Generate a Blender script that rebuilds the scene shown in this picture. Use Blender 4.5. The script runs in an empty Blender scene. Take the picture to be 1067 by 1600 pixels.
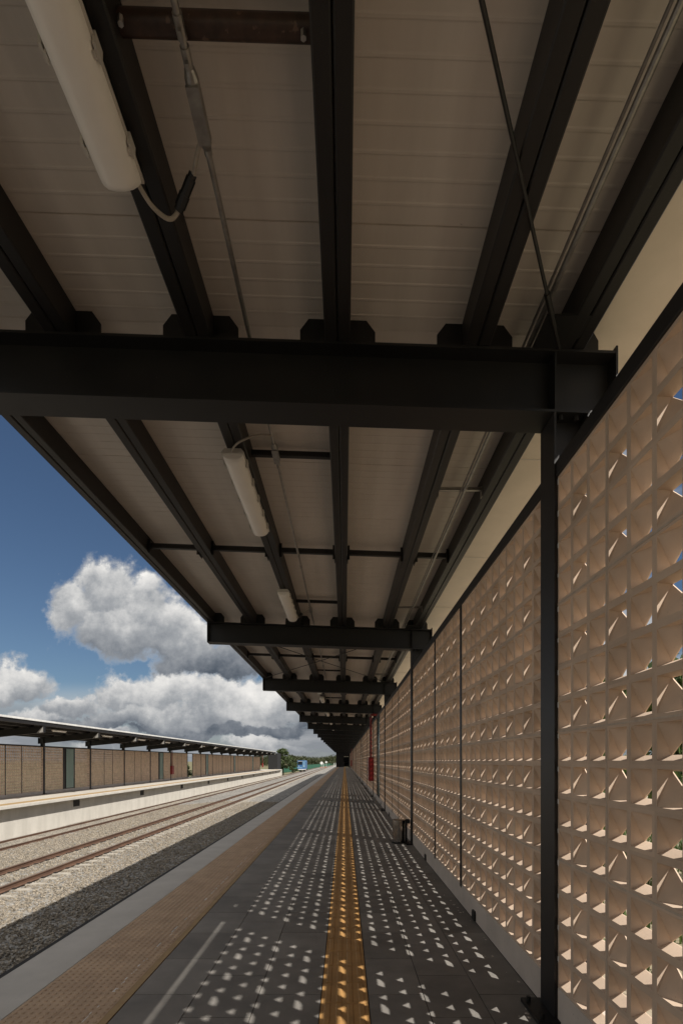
import bpy, bmesh, math, random
import numpy as np
from mathutils import Vector, Matrix

random.seed(7)
rng = np.random.default_rng(11)
SC = bpy.context.scene
COL = SC.collection
R = math.radians

# ------------------------------------------------------------------ constants
CAM_H = 1.631
F_PX, VPX, VPY = 822.0, 538.5, 1189.5
D = 6.95                      # bay length
Y0 = 3.39                     # column row 0
WX = 1.327                    # inner face of the screen wall
EDGE = -2.58                  # platform edge
PZ = 0.1985                   # cell height
ROWS = 16
PLINTH = 0.225
WALL_TOP = PLINTH + ROWS * PZ # 3.401
COLW = 0.23
MULL = 0.09
PY = (D - COLW - 2 * MULL) / 32.0
KMIN, KMAX = -2, 20           # bays / column rows


def colY(k):
    return Y0 + D * k


# ------------------------------------------------------------------ materials
def nodes_of(m):
    m.use_nodes = True
    nt = m.node_tree
    nt.nodes.clear()
    return nt, nt.nodes, nt.links


def mat(name, col, rough=0.6, metal=0.0, col2=None, scale=3.0, detail=6.0, stretch=(1, 1, 1),
        bump=0.0, bscale=60.0, island=0.0, spec=0.5, lo=0.35, hi=0.65, speck=None, rvar=0.0):
    """Principled surface; colour varies between col and col2 by world-space noise."""
    m = bpy.data.materials.new(name)
    nt, N, L = nodes_of(m)
    out = N.new('ShaderNodeOutputMaterial')
    b = N.new('ShaderNodeBsdfPrincipled')
    L.new(b.outputs[0], out.inputs[0])
    b.inputs['Roughness'].default_value = rough
    b.inputs['Metallic'].default_value = metal
    b.inputs['Specular IOR Level'].default_value = spec
    if col2 is None:
        col2 = tuple(c * 0.8 for c in col)
    geo = N.new('ShaderNodeNewGeometry')
    mp = N.new('ShaderNodeMapping')
    mp.inputs['Scale'].default_value = stretch
    L.new(geo.outputs['Position'], mp.inputs[0])
    nz = N.new('ShaderNodeTexNoise')
    nz.inputs['Scale'].default_value = scale
    nz.inputs['Detail'].default_value = detail
    nz.inputs['Roughness'].default_value = 0.62
    L.new(mp.outputs[0], nz.inputs['Vector'])
    rp = N.new('ShaderNodeValToRGB')
    rp.color_ramp.elements[0].position = lo
    rp.color_ramp.elements[1].position = hi
    rp.color_ramp.elements[0].color = (*col2, 1)
    rp.color_ramp.elements[1].color = (*col, 1)
    L.new(nz.outputs['Fac'], rp.inputs[0])
    last = rp.outputs[0]
    if speck:
        n2 = N.new('ShaderNodeTexNoise')
        n2.inputs['Scale'].default_value = speck[1]
        n2.inputs['Detail'].default_value = 3
        L.new(geo.outputs['Position'], n2.inputs['Vector'])
        r2 = N.new('ShaderNodeValToRGB')
        r2.color_ramp.elements[0].position = speck[2]
        r2.color_ramp.elements[1].position = speck[2] + 0.06
        r2.color_ramp.elements[0].color = (0, 0, 0, 1)
        r2.color_ramp.elements[1].color = (speck[3],) * 3 + (1,)
        L.new(n2.outputs['Fac'], r2.inputs[0])
        mx2 = N.new('ShaderNodeMix')
        mx2.data_type = 'RGBA'
        L.new(r2.outputs[0], mx2.inputs[0])
        L.new(last, mx2.inputs[6])
        mx2.inputs[7].default_value = (*speck[0], 1)
        last = mx2.outputs[2]
    if island > 0:
        mr = N.new('ShaderNodeMapRange')
        mr.inputs['To Min'].default_value = 1 - island
        mr.inputs['To Max'].default_value = 1 + island
        L.new(geo.outputs['Random Per Island'], mr.inputs[0])
        hv = N.new('ShaderNodeHueSaturation')
        L.new(mr.outputs[0], hv.inputs['Value'])
        L.new(last, hv.inputs['Color'])
        last = hv.outputs[0]
    L.new(last, b.inputs['Base Color'])
    if rvar:
        mr2 = N.new('ShaderNodeMapRange')
        mr2.inputs['To Min'].default_value = max(0.05, rough - rvar)
        mr2.inputs['To Max'].default_value = min(1, rough + rvar)
        L.new(nz.outputs['Fac'], mr2.inputs[0])
        L.new(mr2.outputs[0], b.inputs['Roughness'])
    if bump:
        bn = N.new('ShaderNodeTexNoise')
        bn.inputs['Scale'].default_value = bscale
        bn.inputs['Detail'].default_value = 5
        L.new(geo.outputs['Position'], bn.inputs['Vector'])
        bp = N.new('ShaderNodeBump')
        bp.inputs['Strength'].default_value = bump
        bp.inputs['Distance'].default_value = 0.01
        L.new(bn.outputs['Fac'], bp.inputs['Height'])
        L.new(bp.outputs[0], b.inputs['Normal'])
    return m


M = {}
M['steel'] = mat('dark painted steel', (0.0165, 0.0138, 0.0125), 0.5, col2=(0.0085, 0.0078, 0.0076), scale=2.2,
                 bump=0.08, bscale=90, rvar=0.12, stretch=(1, 0.4, 1), speck=((0.10, 0.085, 0.07), 55, 0.70, 0.35))
M['beam'] = mat('black beam paint', (0.0105, 0.0098, 0.0094), 0.5, col2=(0.0062, 0.006, 0.006), scale=2.5,
                bump=0.06, bscale=70, rvar=0.12, speck=((0.08, 0.07, 0.06), 40, 0.72, 0.3))
M['rustpipe'] = mat('rusty pipe', (0.075, 0.040, 0.027), 0.42, metal=0.1, col2=(0.034, 0.020, 0.015), scale=14,
                    speck=((0.20, 0.13, 0.09), 30, 0.66, 0.6))
M['roof'] = mat('off white roof sheet', (0.72, 0.65, 0.575), 0.40, col2=(0.63, 0.565, 0.495), scale=2.2,
                stretch=(1.8, 0.22, 1), rvar=0.08, bump=0.12, bscale=3.0, speck=((0.16, 0.13, 0.10), 26, 0.775, 0.6))
M['soffit'] = mat('cream gutter sheet', (0.72, 0.64, 0.53), 0.45, col2=(0.62, 0.55, 0.45), scale=1.5, rvar=0.1,
                  bump=0.15, bscale=2.0)
M['rooftop'] = mat('roof top sheet', (0.74, 0.73, 0.70), 0.5, scale=2)
M['block'] = mat('beige precast block', (0.67, 0.52, 0.397), 0.85, col2=(0.55, 0.422, 0.322), scale=2.2, detail=9, island=0.075,
                 bump=0.10, bscale=140, speck=((0.36, 0.28, 0.22), 90, 0.70, 0.5))
M['mortar'] = mat('pale mortar', (0.60, 0.50, 0.41), 0.9, scale=20)
M['plinth'] = mat('grey plinth', (0.60, 0.53, 0.47), 0.85, col2=(0.50, 0.445, 0.395), scale=2.5, bump=0.15, bscale=50,
                  speck=((0.25, 0.22, 0.2), 35, 0.68, 0.5))
M['tile'] = mat('charcoal floor tile', (0.265, 0.247, 0.226), 0.7, col2=(0.175, 0.163, 0.15), scale=2.6, detail=9, island=0.12, spec=0.15,
                bump=0.12, bscale=120, rvar=0.10, lo=.30, hi=.70, speck=((0.33, 0.31, 0.285), 38, 0.67, 0.45))
M['grout'] = mat('dark grout', (0.028, 0.026, 0.024), 0.9)
M['edge'] = mat('grey edge concrete', (0.52, 0.49, 0.45), 0.85, col2=(0.45, 0.425, 0.39), scale=2.2, detail=9, bump=0.15, bscale=120,
                speck=((0.17, 0.17, 0.17), 60, 0.68, 0.5))
M['nosing'] = mat('dark edge nosing', (0.020, 0.016, 0.013), 0.8, scale=10)
M['facew'] = mat('pale platform concrete', (0.56, 0.53, 0.48), 0.85, col2=(0.46, 0.435, 0.39), scale=1.2, detail=9,
                 stretch=(1, 1, 0.35), bump=0.1, bscale=40, speck=((0.40, 0.37, 0.33), 14, 0.66, 0.5))
M['opfloor'] = mat('opposite floor', (0.52, 0.48, 0.42), 0.8, col2=(0.44, 0.405, 0.355), scale=2)
M['tact_tan'] = mat('tan tactile tile', (0.50, 0.355, 0.235), 0.75, col2=(0.40, 0.28, 0.185), scale=3.5, detail=8, island=0.05,
                    speck=((0.36, 0.28, 0.21), 60, 0.70, 0.4))
M['tact_line'] = mat('ochre border of tactile tile', (0.39, 0.265, 0.125), 0.7, col2=(0.32, 0.21, 0.10), scale=8)
M['tact_or'] = mat('ochre guiding tile', (0.47, 0.262, 0.092), 0.65, col2=(0.36, 0.20, 0.07), scale=5, detail=8, island=0.08,
                   speck=((0.25, 0.14, 0.06), 60, 0.68, 0.5))
M['galv'] = mat('galvanized steel', (0.42, 0.40, 0.37), 0.36, metal=0.85, col2=(0.30, 0.28, 0.26), scale=18, rvar=0.1)
M['diff'] = mat('frosted polycarbonate', (0.92, 0.88, 0.82), 0.35, col2=(0.88, 0.84, 0.78), scale=3)
M['house'] = mat('grey light housing', (0.62, 0.58, 0.52), 0.5, scale=4)
M['gusset'] = mat('grey gusset paint', (0.34, 0.325, 0.30), 0.5, scale=4)
M['cable'] = mat('grey cable', (0.40, 0.35, 0.29), 0.55, scale=30)
M['black'] = mat('black plastic', (0.012, 0.012, 0.012), 0.4, scale=8)
M['bolt'] = mat('bolt', (0.55, 0.53, 0.5), 0.35, metal=0.9, scale=8)
M['dark'] = mat('dark render', (0.012, 0.0115, 0.0115), 0.8, scale=1.5)
M['red'] = mat('red enamel', (0.24, 0.012, 0.013), 0.35, col2=(0.19, 0.009, 0.010), scale=4)
M['redpipe'] = mat('red pipe', (0.19, 0.020, 0.018), 0.4, col2=(0.14, 0.015, 0.014), scale=6)
M['pinkglare'] = mat('cabinet pane', (0.60, 0.16, 0.14), 0.15, scale=6)  # pale colour of the glare painted on the cabinet doors
M['stain'] = mat('stainless steel', (0.40, 0.37, 0.34), 0.22, metal=1.0, col2=(0.33, 0.30, 0.28), scale=6, rvar=0.08)
M['glassg'] = mat('frosted green glass', (0.25, 0.335, 0.30), 0.22, col2=(0.21, 0.29, 0.262), scale=1.0, stretch=(1, 1, 0.4))
M['rail'] = mat('rusty rail', (0.135, 0.075, 0.048), 0.7, col2=(0.085, 0.046, 0.031), scale=4, stretch=(1, 0.3, 1))
M['railtop'] = mat('worn rail head', (0.17, 0.135, 0.11), 0.55, col2=(0.115, 0.085, 0.066), scale=5, stretch=(1, 0.3, 1))
M['sleeper'] = mat('concrete sleeper', (0.40, 0.365, 0.31), 0.85, col2=(0.31, 0.28, 0.235), scale=6, bump=0.2, bscale=40)
M['stone'] = mat('ballast stone', (0.30, 0.256, 0.20), 0.9, col2=(0.18, 0.154, 0.12), scale=9, island=0.30, bump=0.2, bscale=60)
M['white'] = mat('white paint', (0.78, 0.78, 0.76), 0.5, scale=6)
M['bluev'] = mat('blue vehicle paint', (0.035, 0.125, 0.29), 0.35, col2=(0.03, 0.10, 0.24), scale=3)
M['lightblue'] = mat('pale blue vehicle paint', (0.16, 0.30, 0.45), 0.35, scale=3)
M['wglass'] = mat('dark window glass', (0.02, 0.025, 0.03), 0.08, scale=3)
M['greenf'] = mat('green mesh fence', (0.022, 0.115, 0.066), 0.7, col2=(0.016, 0.085, 0.05), scale=2)
M['orange'] = mat('rusty orange switch', (0.42, 0.13, 0.045), 0.6, scale=4)
M['bark'] = mat('bark', (0.13, 0.105, 0.08), 0.9, scale=8, bump=0.4, bscale=30)


def leaf_mat(name, a, b):
    m = bpy.data.materials.new(name)
    nt, N, L = nodes_of(m)
    out = N.new('ShaderNodeOutputMaterial')
    p = N.new('ShaderNodeBsdfPrincipled')
    p.inputs['Roughness'].default_value = 0.6
    tr = N.new('ShaderNodeBsdfTranslucent')
    geo = N.new('ShaderNodeNewGeometry')
    rp = N.new('ShaderNodeValToRGB')
    rp.color_ramp.elements[0].color = (*a, 1)
    rp.color_ramp.elements[1].color = (*b, 1)
    L.new(geo.outputs['Random Per Island'], rp.inputs[0])
    L.new(rp.outputs[0], p.inputs['Base Color'])
    L.new(rp.outputs[0], tr.inputs[0])
    ms = N.new('ShaderNodeMixShader')
    ms.inputs[0].default_value = 0.3
    L.new(p.outputs[0], ms.inputs[1])
    L.new(tr.outputs[0], ms.inputs[2])
    L.new(ms.outputs[0], out.inputs[0])
    return m


M['leaf'] = leaf_mat('broad leaves', (0.035, 0.060, 0.018), (0.105, 0.135, 0.045))
M['leafs'] = leaf_mat('shrub leaves', (0.040, 0.075, 0.018), (0.120, 0.170, 0.045))
M['leafd'] = leaf_mat('far wood leaves', (0.028, 0.042, 0.016), (0.085, 0.090, 0.036))


def ballast_mat(name='crushed ballast', tint=(.69, .645, .58), vs=15):
    m = bpy.data.materials.new(name)
    nt, N, L = nodes_of(m)
    out = N.new('ShaderNodeOutputMaterial')
    b = N.new('ShaderNodeBsdfPrincipled')
    b.inputs['Roughness'].default_value = 0.95
    L.new(b.outputs[0], out.inputs[0])
    geo = N.new('ShaderNodeNewGeometry')
    vo = N.new('ShaderNodeTexVoronoi')
    vo.inputs['Scale'].default_value = vs
    L.new(geo.outputs['Position'], vo.inputs['Vector'])
    sep = N.new('ShaderNodeSeparateColor')
    L.new(vo.outputs['Color'], sep.inputs[0])
    rp = N.new('ShaderNodeValToRGB')
    e = rp.color_ramp.elements
    e[0].position, e[0].color = 0.0, tuple(.13 * q for q in tint) + (1,)
    e[1].position, e[1].color = 1.0, tuple(.5 * q for q in tint) + (1,)
    x = e.new(0.4)
    x.color = tuple(.33 * q for q in tint) + (1,)
    L.new(sep.outputs[0], rp.inputs[0])
    nz = N.new('ShaderNodeTexNoise')
    nz.inputs['Scale'].default_value = 0.7
    nz.inputs['Detail'].default_value = 6
    L.new(geo.outputs['Position'], nz.inputs['Vector'])
    mr = N.new('ShaderNodeMapRange')
    mr.inputs['From Min'].default_value = 0.3
    mr.inputs['From Max'].default_value = 0.7
    mr.inputs['To Min'].default_value = 0.82
    mr.inputs['To Max'].default_value = 1.14
    L.new(nz.outputs['Fac'], mr.inputs[0])
    hv = N.new('ShaderNodeHueSaturation')
    L.new(rp.outputs[0], hv.inputs['Color'])
    L.new(mr.outputs[0], hv.inputs['Value'])
    L.new(hv.outputs[0], b.inputs['Base Color'])
    bp = N.new('ShaderNodeBump')
    bp.inputs['Strength'].default_value = 0.9
    bp.inputs['Distance'].default_value = 0.05
    bp.invert = True
    L.new(vo.outputs['Distance'], bp.inputs['Height'])
    L.new(bp.outputs[0], b.inputs['Normal'])
    return m


M['ballast'] = ballast_mat()
M['earth'] = mat('pale earth', (0.40, 0.335, 0.255), 0.95, col2=(0.24, 0.205, 0.13), scale=0.7, detail=9, bump=0.5, bscale=9)
M['soil'] = ballast_mat('sandy ballast', (.90, .80, .655), 19)
M['ground'] = mat('grassy ground', (0.11, 0.115, 0.05), 0.95, col2=(0.19, 0.155, 0.09), scale=0.35, detail=9, bump=0.5, bscale=8)


# ------------------------------------------------------------------ mesh helpers
class MB:
    def __init__(self):
        self.v, self.f, self.mi = [], [], []

    def add(self, vs, fs, mi=0):
        o = len(self.v)
        self.v += [tuple(p) for p in vs]
        for f in fs:
            self.f.append(tuple(i + o for i in f))
            self.mi.append(mi)
        return self

    def box(self, x0, x1, y0, y1, z0, z1, mi=0):
        v = [(x0, y0, z0), (x1, y0, z0), (x1, y1, z0), (x0, y1, z0), (x0, y0, z1), (x1, y0, z1), (x1, y1, z1), (x0, y1, z1)]
        f = [(0, 3, 2, 1), (4, 5, 6, 7), (0, 1, 5, 4), (1, 2, 6, 5), (2, 3, 7, 6), (3, 0, 4, 7)]
        return self.add(v, f, mi)

    def hexa(self, v, mi=0):
        f = [(0, 3, 2, 1), (4, 5, 6, 7), (0, 1, 5, 4), (1, 2, 6, 5), (2, 3, 7, 6), (3, 0, 4, 7)]
        return self.add(v, f, mi)

    def prism(self, prof, fn, a, b, mi=0, cap=True):
        """profile of (p,q) pairs swept from a to b; fn(p,q,t)->xyz"""
        n = len(prof)
        v = [fn(p, q, a) for p, q in prof] + [fn(p, q, b) for p, q in prof]
        f = [(i, (i + 1) % n, n + (i + 1) % n, n + i) for i in range(n)]
        if cap:
            f += [tuple(range(n - 1, -1, -1)), tuple(range(n, 2 * n))]
        return self.add(v, f, mi)

    def tube(self, pts, r, seg=10, mi=0, cap=True):
        pts = [Vector(p) for p in pts]
        rings = []
        up0 = Vector((0, 0, 1))
        for i, p in enumerate(pts):
            t = (pts[min(i + 1, len(pts) - 1)] - pts[max(i - 1, 0)]).normalized()
            up = up0 if abs(t.z) < 0.95 else Vector((1, 0, 0))
            a = t.cross(up).normalized()
            b = t.cross(a)
            rr = r[i] if isinstance(r, (list, tuple)) else r
            rings.append([p + (a * math.cos(2 * math.pi * k / seg) + b * math.sin(2 * math.pi * k / seg)) * rr for k in range(seg)])
        v = [q for ring in rings for q in ring]
        f = []
        for i in range(len(rings) - 1):
            for k in range(seg):
                f.append((i * seg + k, i * seg + (k + 1) % seg, (i + 1) * seg + (k + 1) % seg, (i + 1) * seg + k))
        if cap:
            f.append(tuple(range(seg - 1, -1, -1)))
            o = (len(rings) - 1) * seg
            f.append(tuple(range(o, o + seg)))
        return self.add(v, f, mi)

    def mesh(self, name, mats, smooth=False):
        me = bpy.data.meshes.new(name)
        me.from_pydata(self.v, [], self.f)
        for m in (mats if isinstance(mats, (list, tuple)) else [mats]):
            me.materials.append(m)
        if any(self.mi):
            me.polygons.foreach_set('material_index', self.mi)
        bm = bmesh.new()
        bm.from_mesh(me)
        bmesh.ops.recalc_face_normals(bm, faces=bm.faces)
        bm.to_mesh(me)
        bm.free()
        if smooth:
            me.polygons.foreach_set('use_smooth', [True] * len(me.polygons))
            try:
                me.set_sharp_from_angle(angle=R(35))
            except Exception:
                pass
        me.update()
        return me

    def build(self, name, mats, parent=None, smooth=False, bevel=0.0):
        return link(name, self.mesh(name, mats, smooth), parent, bevel)


def link(name, me, parent=None, bevel=0.0, loc=None):
    o = bpy.data.objects.new(name, me)
    COL.objects.link(o)
    if parent is not None:
        o.parent = parent
    if loc is not None:
        o.location = loc
    if bevel:
        b = o.modifiers.new('bevel', 'BEVEL')
        b.width = bevel
        b.segments = 2
        b.limit_method = 'ANGLE'
    return o


def empty(name, loc=(0, 0, 0), rz=0.0):
    o = bpy.data.objects.new(name, None)
    COL.objects.link(o)
    o.location = loc
    o.rotation_euler = (0, 0, rz)
    o.empty_display_size = 0.2
    return o


def tag(o, label=None, cat=None, group=None, kind=None):
    if label:
        o['label'] = label
    if cat:
        o['category'] = cat
    if group:
        o['group'] = group
    if kind:
        o['kind'] = kind
    return o


def copy_tree(o, parent=None):
    c = o.copy()
    COL.objects.link(c)
    c.parent = parent
    for ch in list(o.children):
        copy_tree(ch, c)
    return c


def np_mesh(name, V, Fq, mats, nper=4):
    """V (n,3) array, Fq (m,k) array of k-gons"""
    me = bpy.data.meshes.new(name)
    k = Fq.shape[1]
    me.vertices.add(len(V))
    me.vertices.foreach_set('co', np.ascontiguousarray(V, dtype=np.float32).ravel())
    me.loops.add(Fq.size)
    me.loops.foreach_set('vertex_index', np.ascontiguousarray(Fq, dtype=np.int32).ravel())
    me.polygons.add(len(Fq))
    me.polygons.foreach_set('loop_start', np.arange(0, Fq.size, k, dtype=np.int32))
    me.polygons.foreach_set('loop_total', np.full(len(Fq), k, dtype=np.int32))
    for m in mats:
        me.materials.append(m)
    me.polygons.foreach_set('use_smooth', np.zeros(len(Fq), dtype=bool))
    me.update(calc_edges=True)
    return me


# ------------------------------------------------------------------ screen blocks
TY, TZ = 0.0182, 0.0182      # half web widths
DEP = 0.060      # depth of the funnel
LIP = 0.006


def cell(mb, y0, z0, flip):
    """square front, triangular opening behind: low towards the near side, or (flip) high"""
    p, q = PY, PZ
    x0, xd, xb = 0.0, DEP, DEP + LIP
    lo, hi = TZ + .024, q - TZ - .005
    if flip:
        lo, hi = TZ + .012, q - TZ - .008

    def P(x, y, z):
        return (x, y0 + y, z0 + z)
    S = [P(x0, 0, 0), P(x0, p, 0), P(x0, p, q), P(x0, 0, q)]
    I = [P(x0, TY, TZ), P(x0, p - TY, TZ), P(x0, p - TY, q - TZ), P(x0, TY, q - TZ)]     # 4 NB 5 FB 6 FT 7 NT
    SB = [P(xb, 0, 0), P(xb, p, 0), P(xb, p, q), P(xb, 0, q)]
    a, b = TY + .003, p - TY - .004
    if not flip:
        T = [P(xd, a, lo), P(xd, b, lo), P(xd, a, hi)]
    else:
        T = [P(xd, a, hi), P(xd, b, hi), P(xd, a, lo)]
    Bk = [(xb, v[1], v[2]) for v in T]
    v = S + I + T + Bk + SB      # 0-3, 4-7, 8-10, 11-13, 14-17
    f = [(0, 1, 5, 4), (1, 2, 6, 5), (2, 3, 7, 6), (3, 0, 4, 7)]
    if not flip:
        f += [(4, 5, 9, 8), (7, 4, 8, 10), (6, 7, 10), (6, 9, 5), (6, 10, 9),
              (14, 15, 12, 11), (14, 11, 13, 17), (12, 15, 16, 17, 13)]
    else:
        f += [(6, 7, 8, 9), (7, 4, 10, 8), (4, 5, 10), (5, 6, 9), (5, 9, 10),
              (17, 16, 12, 11), (17, 11, 13, 14), (12, 16, 15, 14, 13)]
    f += [(8, 9, 12, 11), (9, 10, 13, 12), (10, 8, 11, 13)]
    mb.add(v, f)


def panel_mesh(ncol, parity, name):
    mb = MB()
    for r in range(ROWS):
        rt = ROWS - 1 - r           # from the top
        for c in range(ncol):
            if rt % 2 == 1 and c % 2 == parity:
                cell(mb, c * PY, r * PZ, True)
            else:
                cell(mb, c * PY, r * PZ, False)
    me = bpy.data.meshes.new(name)
    me.from_pydata(mb.v, [], mb.f)
    me.materials.append(M['block'])
    me.update()
    return me


PAN_A = panel_mesh(12, 1, 'screen_panel_wide')
PAN_B = panel_mesh(8, 1, 'screen_panel_narrow')
PAN_C = panel_mesh(12, 0, 'screen_panel_wide_even')


# ------------------------------------------------------------------ screen wall
def joint_strip_mesh(ylen, c=4):
    """raised mortar lines where the precast pieces meet"""
    mb = MB()
    for rr in (4, 8, 12):
        mb.box(-0.0025, 0.004, 0, ylen, rr * PZ - 0.005, rr * PZ + 0.005)
    while c * PY < ylen - 0.1:
        z0 = 0.002
        mb.box(-0.002, 0.004, c * PY - 0.0035, c * PY + 0.0035, z0, ROWS * PZ - 0.002)
        c += 4
    return mb.mesh('mortar_line', M['mortar'])


JS12, JS8, JC12 = joint_strip_mesh(12 * PY), joint_strip_mesh(8 * PY), joint_strip_mesh(12 * PY, 1)


def screen_wall(root, doors=(), missing=()):
    ya, yb = colY(KMIN), colY(KMAX)
    pl = MB()
    for k in range(KMIN, KMAX):
        a, b = colY(k) + COLW / 2 + .002, colY(k + 1) - COLW / 2 - .002
        if k in missing:
            b = a + 12 * PY + MULL + 8 * PY
        pl.box(WX - 0.004, WX + 0.15, a, b, 0.0, PLINTH - 0.001)
    pl.build('plinth', M['plinth'], root, bevel=0.006)
    rl = MB()
    rl.box(WX - 0.012, WX + 0.055, ya, yb, WALL_TOP + 0.001, WALL_TOP + 0.097)
    rl.build('top_rail', M['steel'], root, bevel=0.004)
    n = 0
    for k in range(KMIN, KMAX):
        y = colY(k) + COLW / 2 + 0.001
        for j, (me, nc, js) in enumerate(((PAN_A, 12, JS12), (PAN_B, 8, JS8), (PAN_C, 12, JC12))):
            if j == 1 and k in doors:
                w = nc * PY
                g = MB()
                g.box(WX + 0.02, WX + 0.035, y + 0.05, y + w - 0.40, PLINTH + 0.05, WALL_TOP - 0.05)
                gl = g.build('glass_panel', M['glassg'], root)
                fr = MB()
                fr.box(WX - 0.008, WX + 0.06, y, y + 0.05, PLINTH, WALL_TOP)
                fr.box(WX - 0.008, WX + 0.06, y + w - 0.40, y + w - 0.34, PLINTH, WALL_TOP)
                fr.box(WX - 0.008, WX + 0.06, y + w - 0.05, y + w, PLINTH, WALL_TOP)
                fr.box(WX + 0.015, WX + 0.05, y + w - 0.34, y + w - 0.05, PLINTH, WALL_TOP)
                fr.box(WX - 0.006, WX + 0.058, y + 0.05, y + w - 0.40, PLINTH, PLINTH + 0.05)
                fr.box(WX - 0.006, WX + 0.058, y + 0.05, y + w - 0.40, WALL_TOP - 0.05, WALL_TOP)
                fr.build('frame', M['steel'], gl)
                h = MB()
                h.tube([(WX - 0.04, y + 0.16, 1.0), (WX - 0.04, y + 0.16, 2.1)], 0.014, 8)
                h.box(WX - 0.04, WX + 0.02, y + 0.153, y + 0.167, 1.15, 1.165)
                h.box(WX - 0.04, WX + 0.02, y + 0.153, y + 0.167, 1.95, 1.965)
                h.build('handle', M['galv'], gl)
            elif j == 2 and k in missing:
                pass
            else:
                o = link('screen_panel', me, root, loc=(WX, y, PLINTH))
                m = link('mortar_line', js, o)
            y += nc * PY
            if j < 2:
                mu = MB()
                mu.box(WX - 0.006, WX + 0.07, y + .002, y + MULL - .002, PLINTH - 0.03, WALL_TOP)
                mu.build('mullion', M['steel'], root)
                y += MULL
        if k < 8:
            for dy in (1.97, 5.20):
                sc = MB()
                yy = colY(k) + dy
                sc.prism([(-.055, 0), (.055, 0), (.055, .07), (.04, .095), (-.04, .095), (-.055, .07)],
                         lambda p, q, t: (t, yy + p, q + 0.012), WX - 0.022, WX + 0.02)
                sc.build('scupper', M['black'], root)
    if missing == ():
        rs = random.Random(3)
        for r in range(1, ROWS + 1):  # one small pale dab per row beside the first column
            m = MB()
            zz = PLINTH + r * PZ - rs.uniform(.0, .02)
            yy = colY(0) - COLW / 2 - .0165
            hh = rs.uniform(.03, .042)
            m.hexa([(WX - .003, yy, zz - hh), (WX + .03, yy, zz - hh + .004), (WX + .03, yy + .0155, zz - hh), (WX - .003, yy + .0155, zz - hh + .006),
                    (WX - .003, yy, zz), (WX + .03, yy, zz), (WX + .03, yy + .0155, zz - .006), (WX - .003, yy + .0155, zz - .004)])
            m.build('pale_dab', M['white'], root)
    return root


# ------------------------------------------------------------------ canopy
PURX = [-2.62, -1.80, -0.92, -0.045, 0.83, 1.42]
PW, PH = 0.16, 0.20
BD = 0.395


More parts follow.
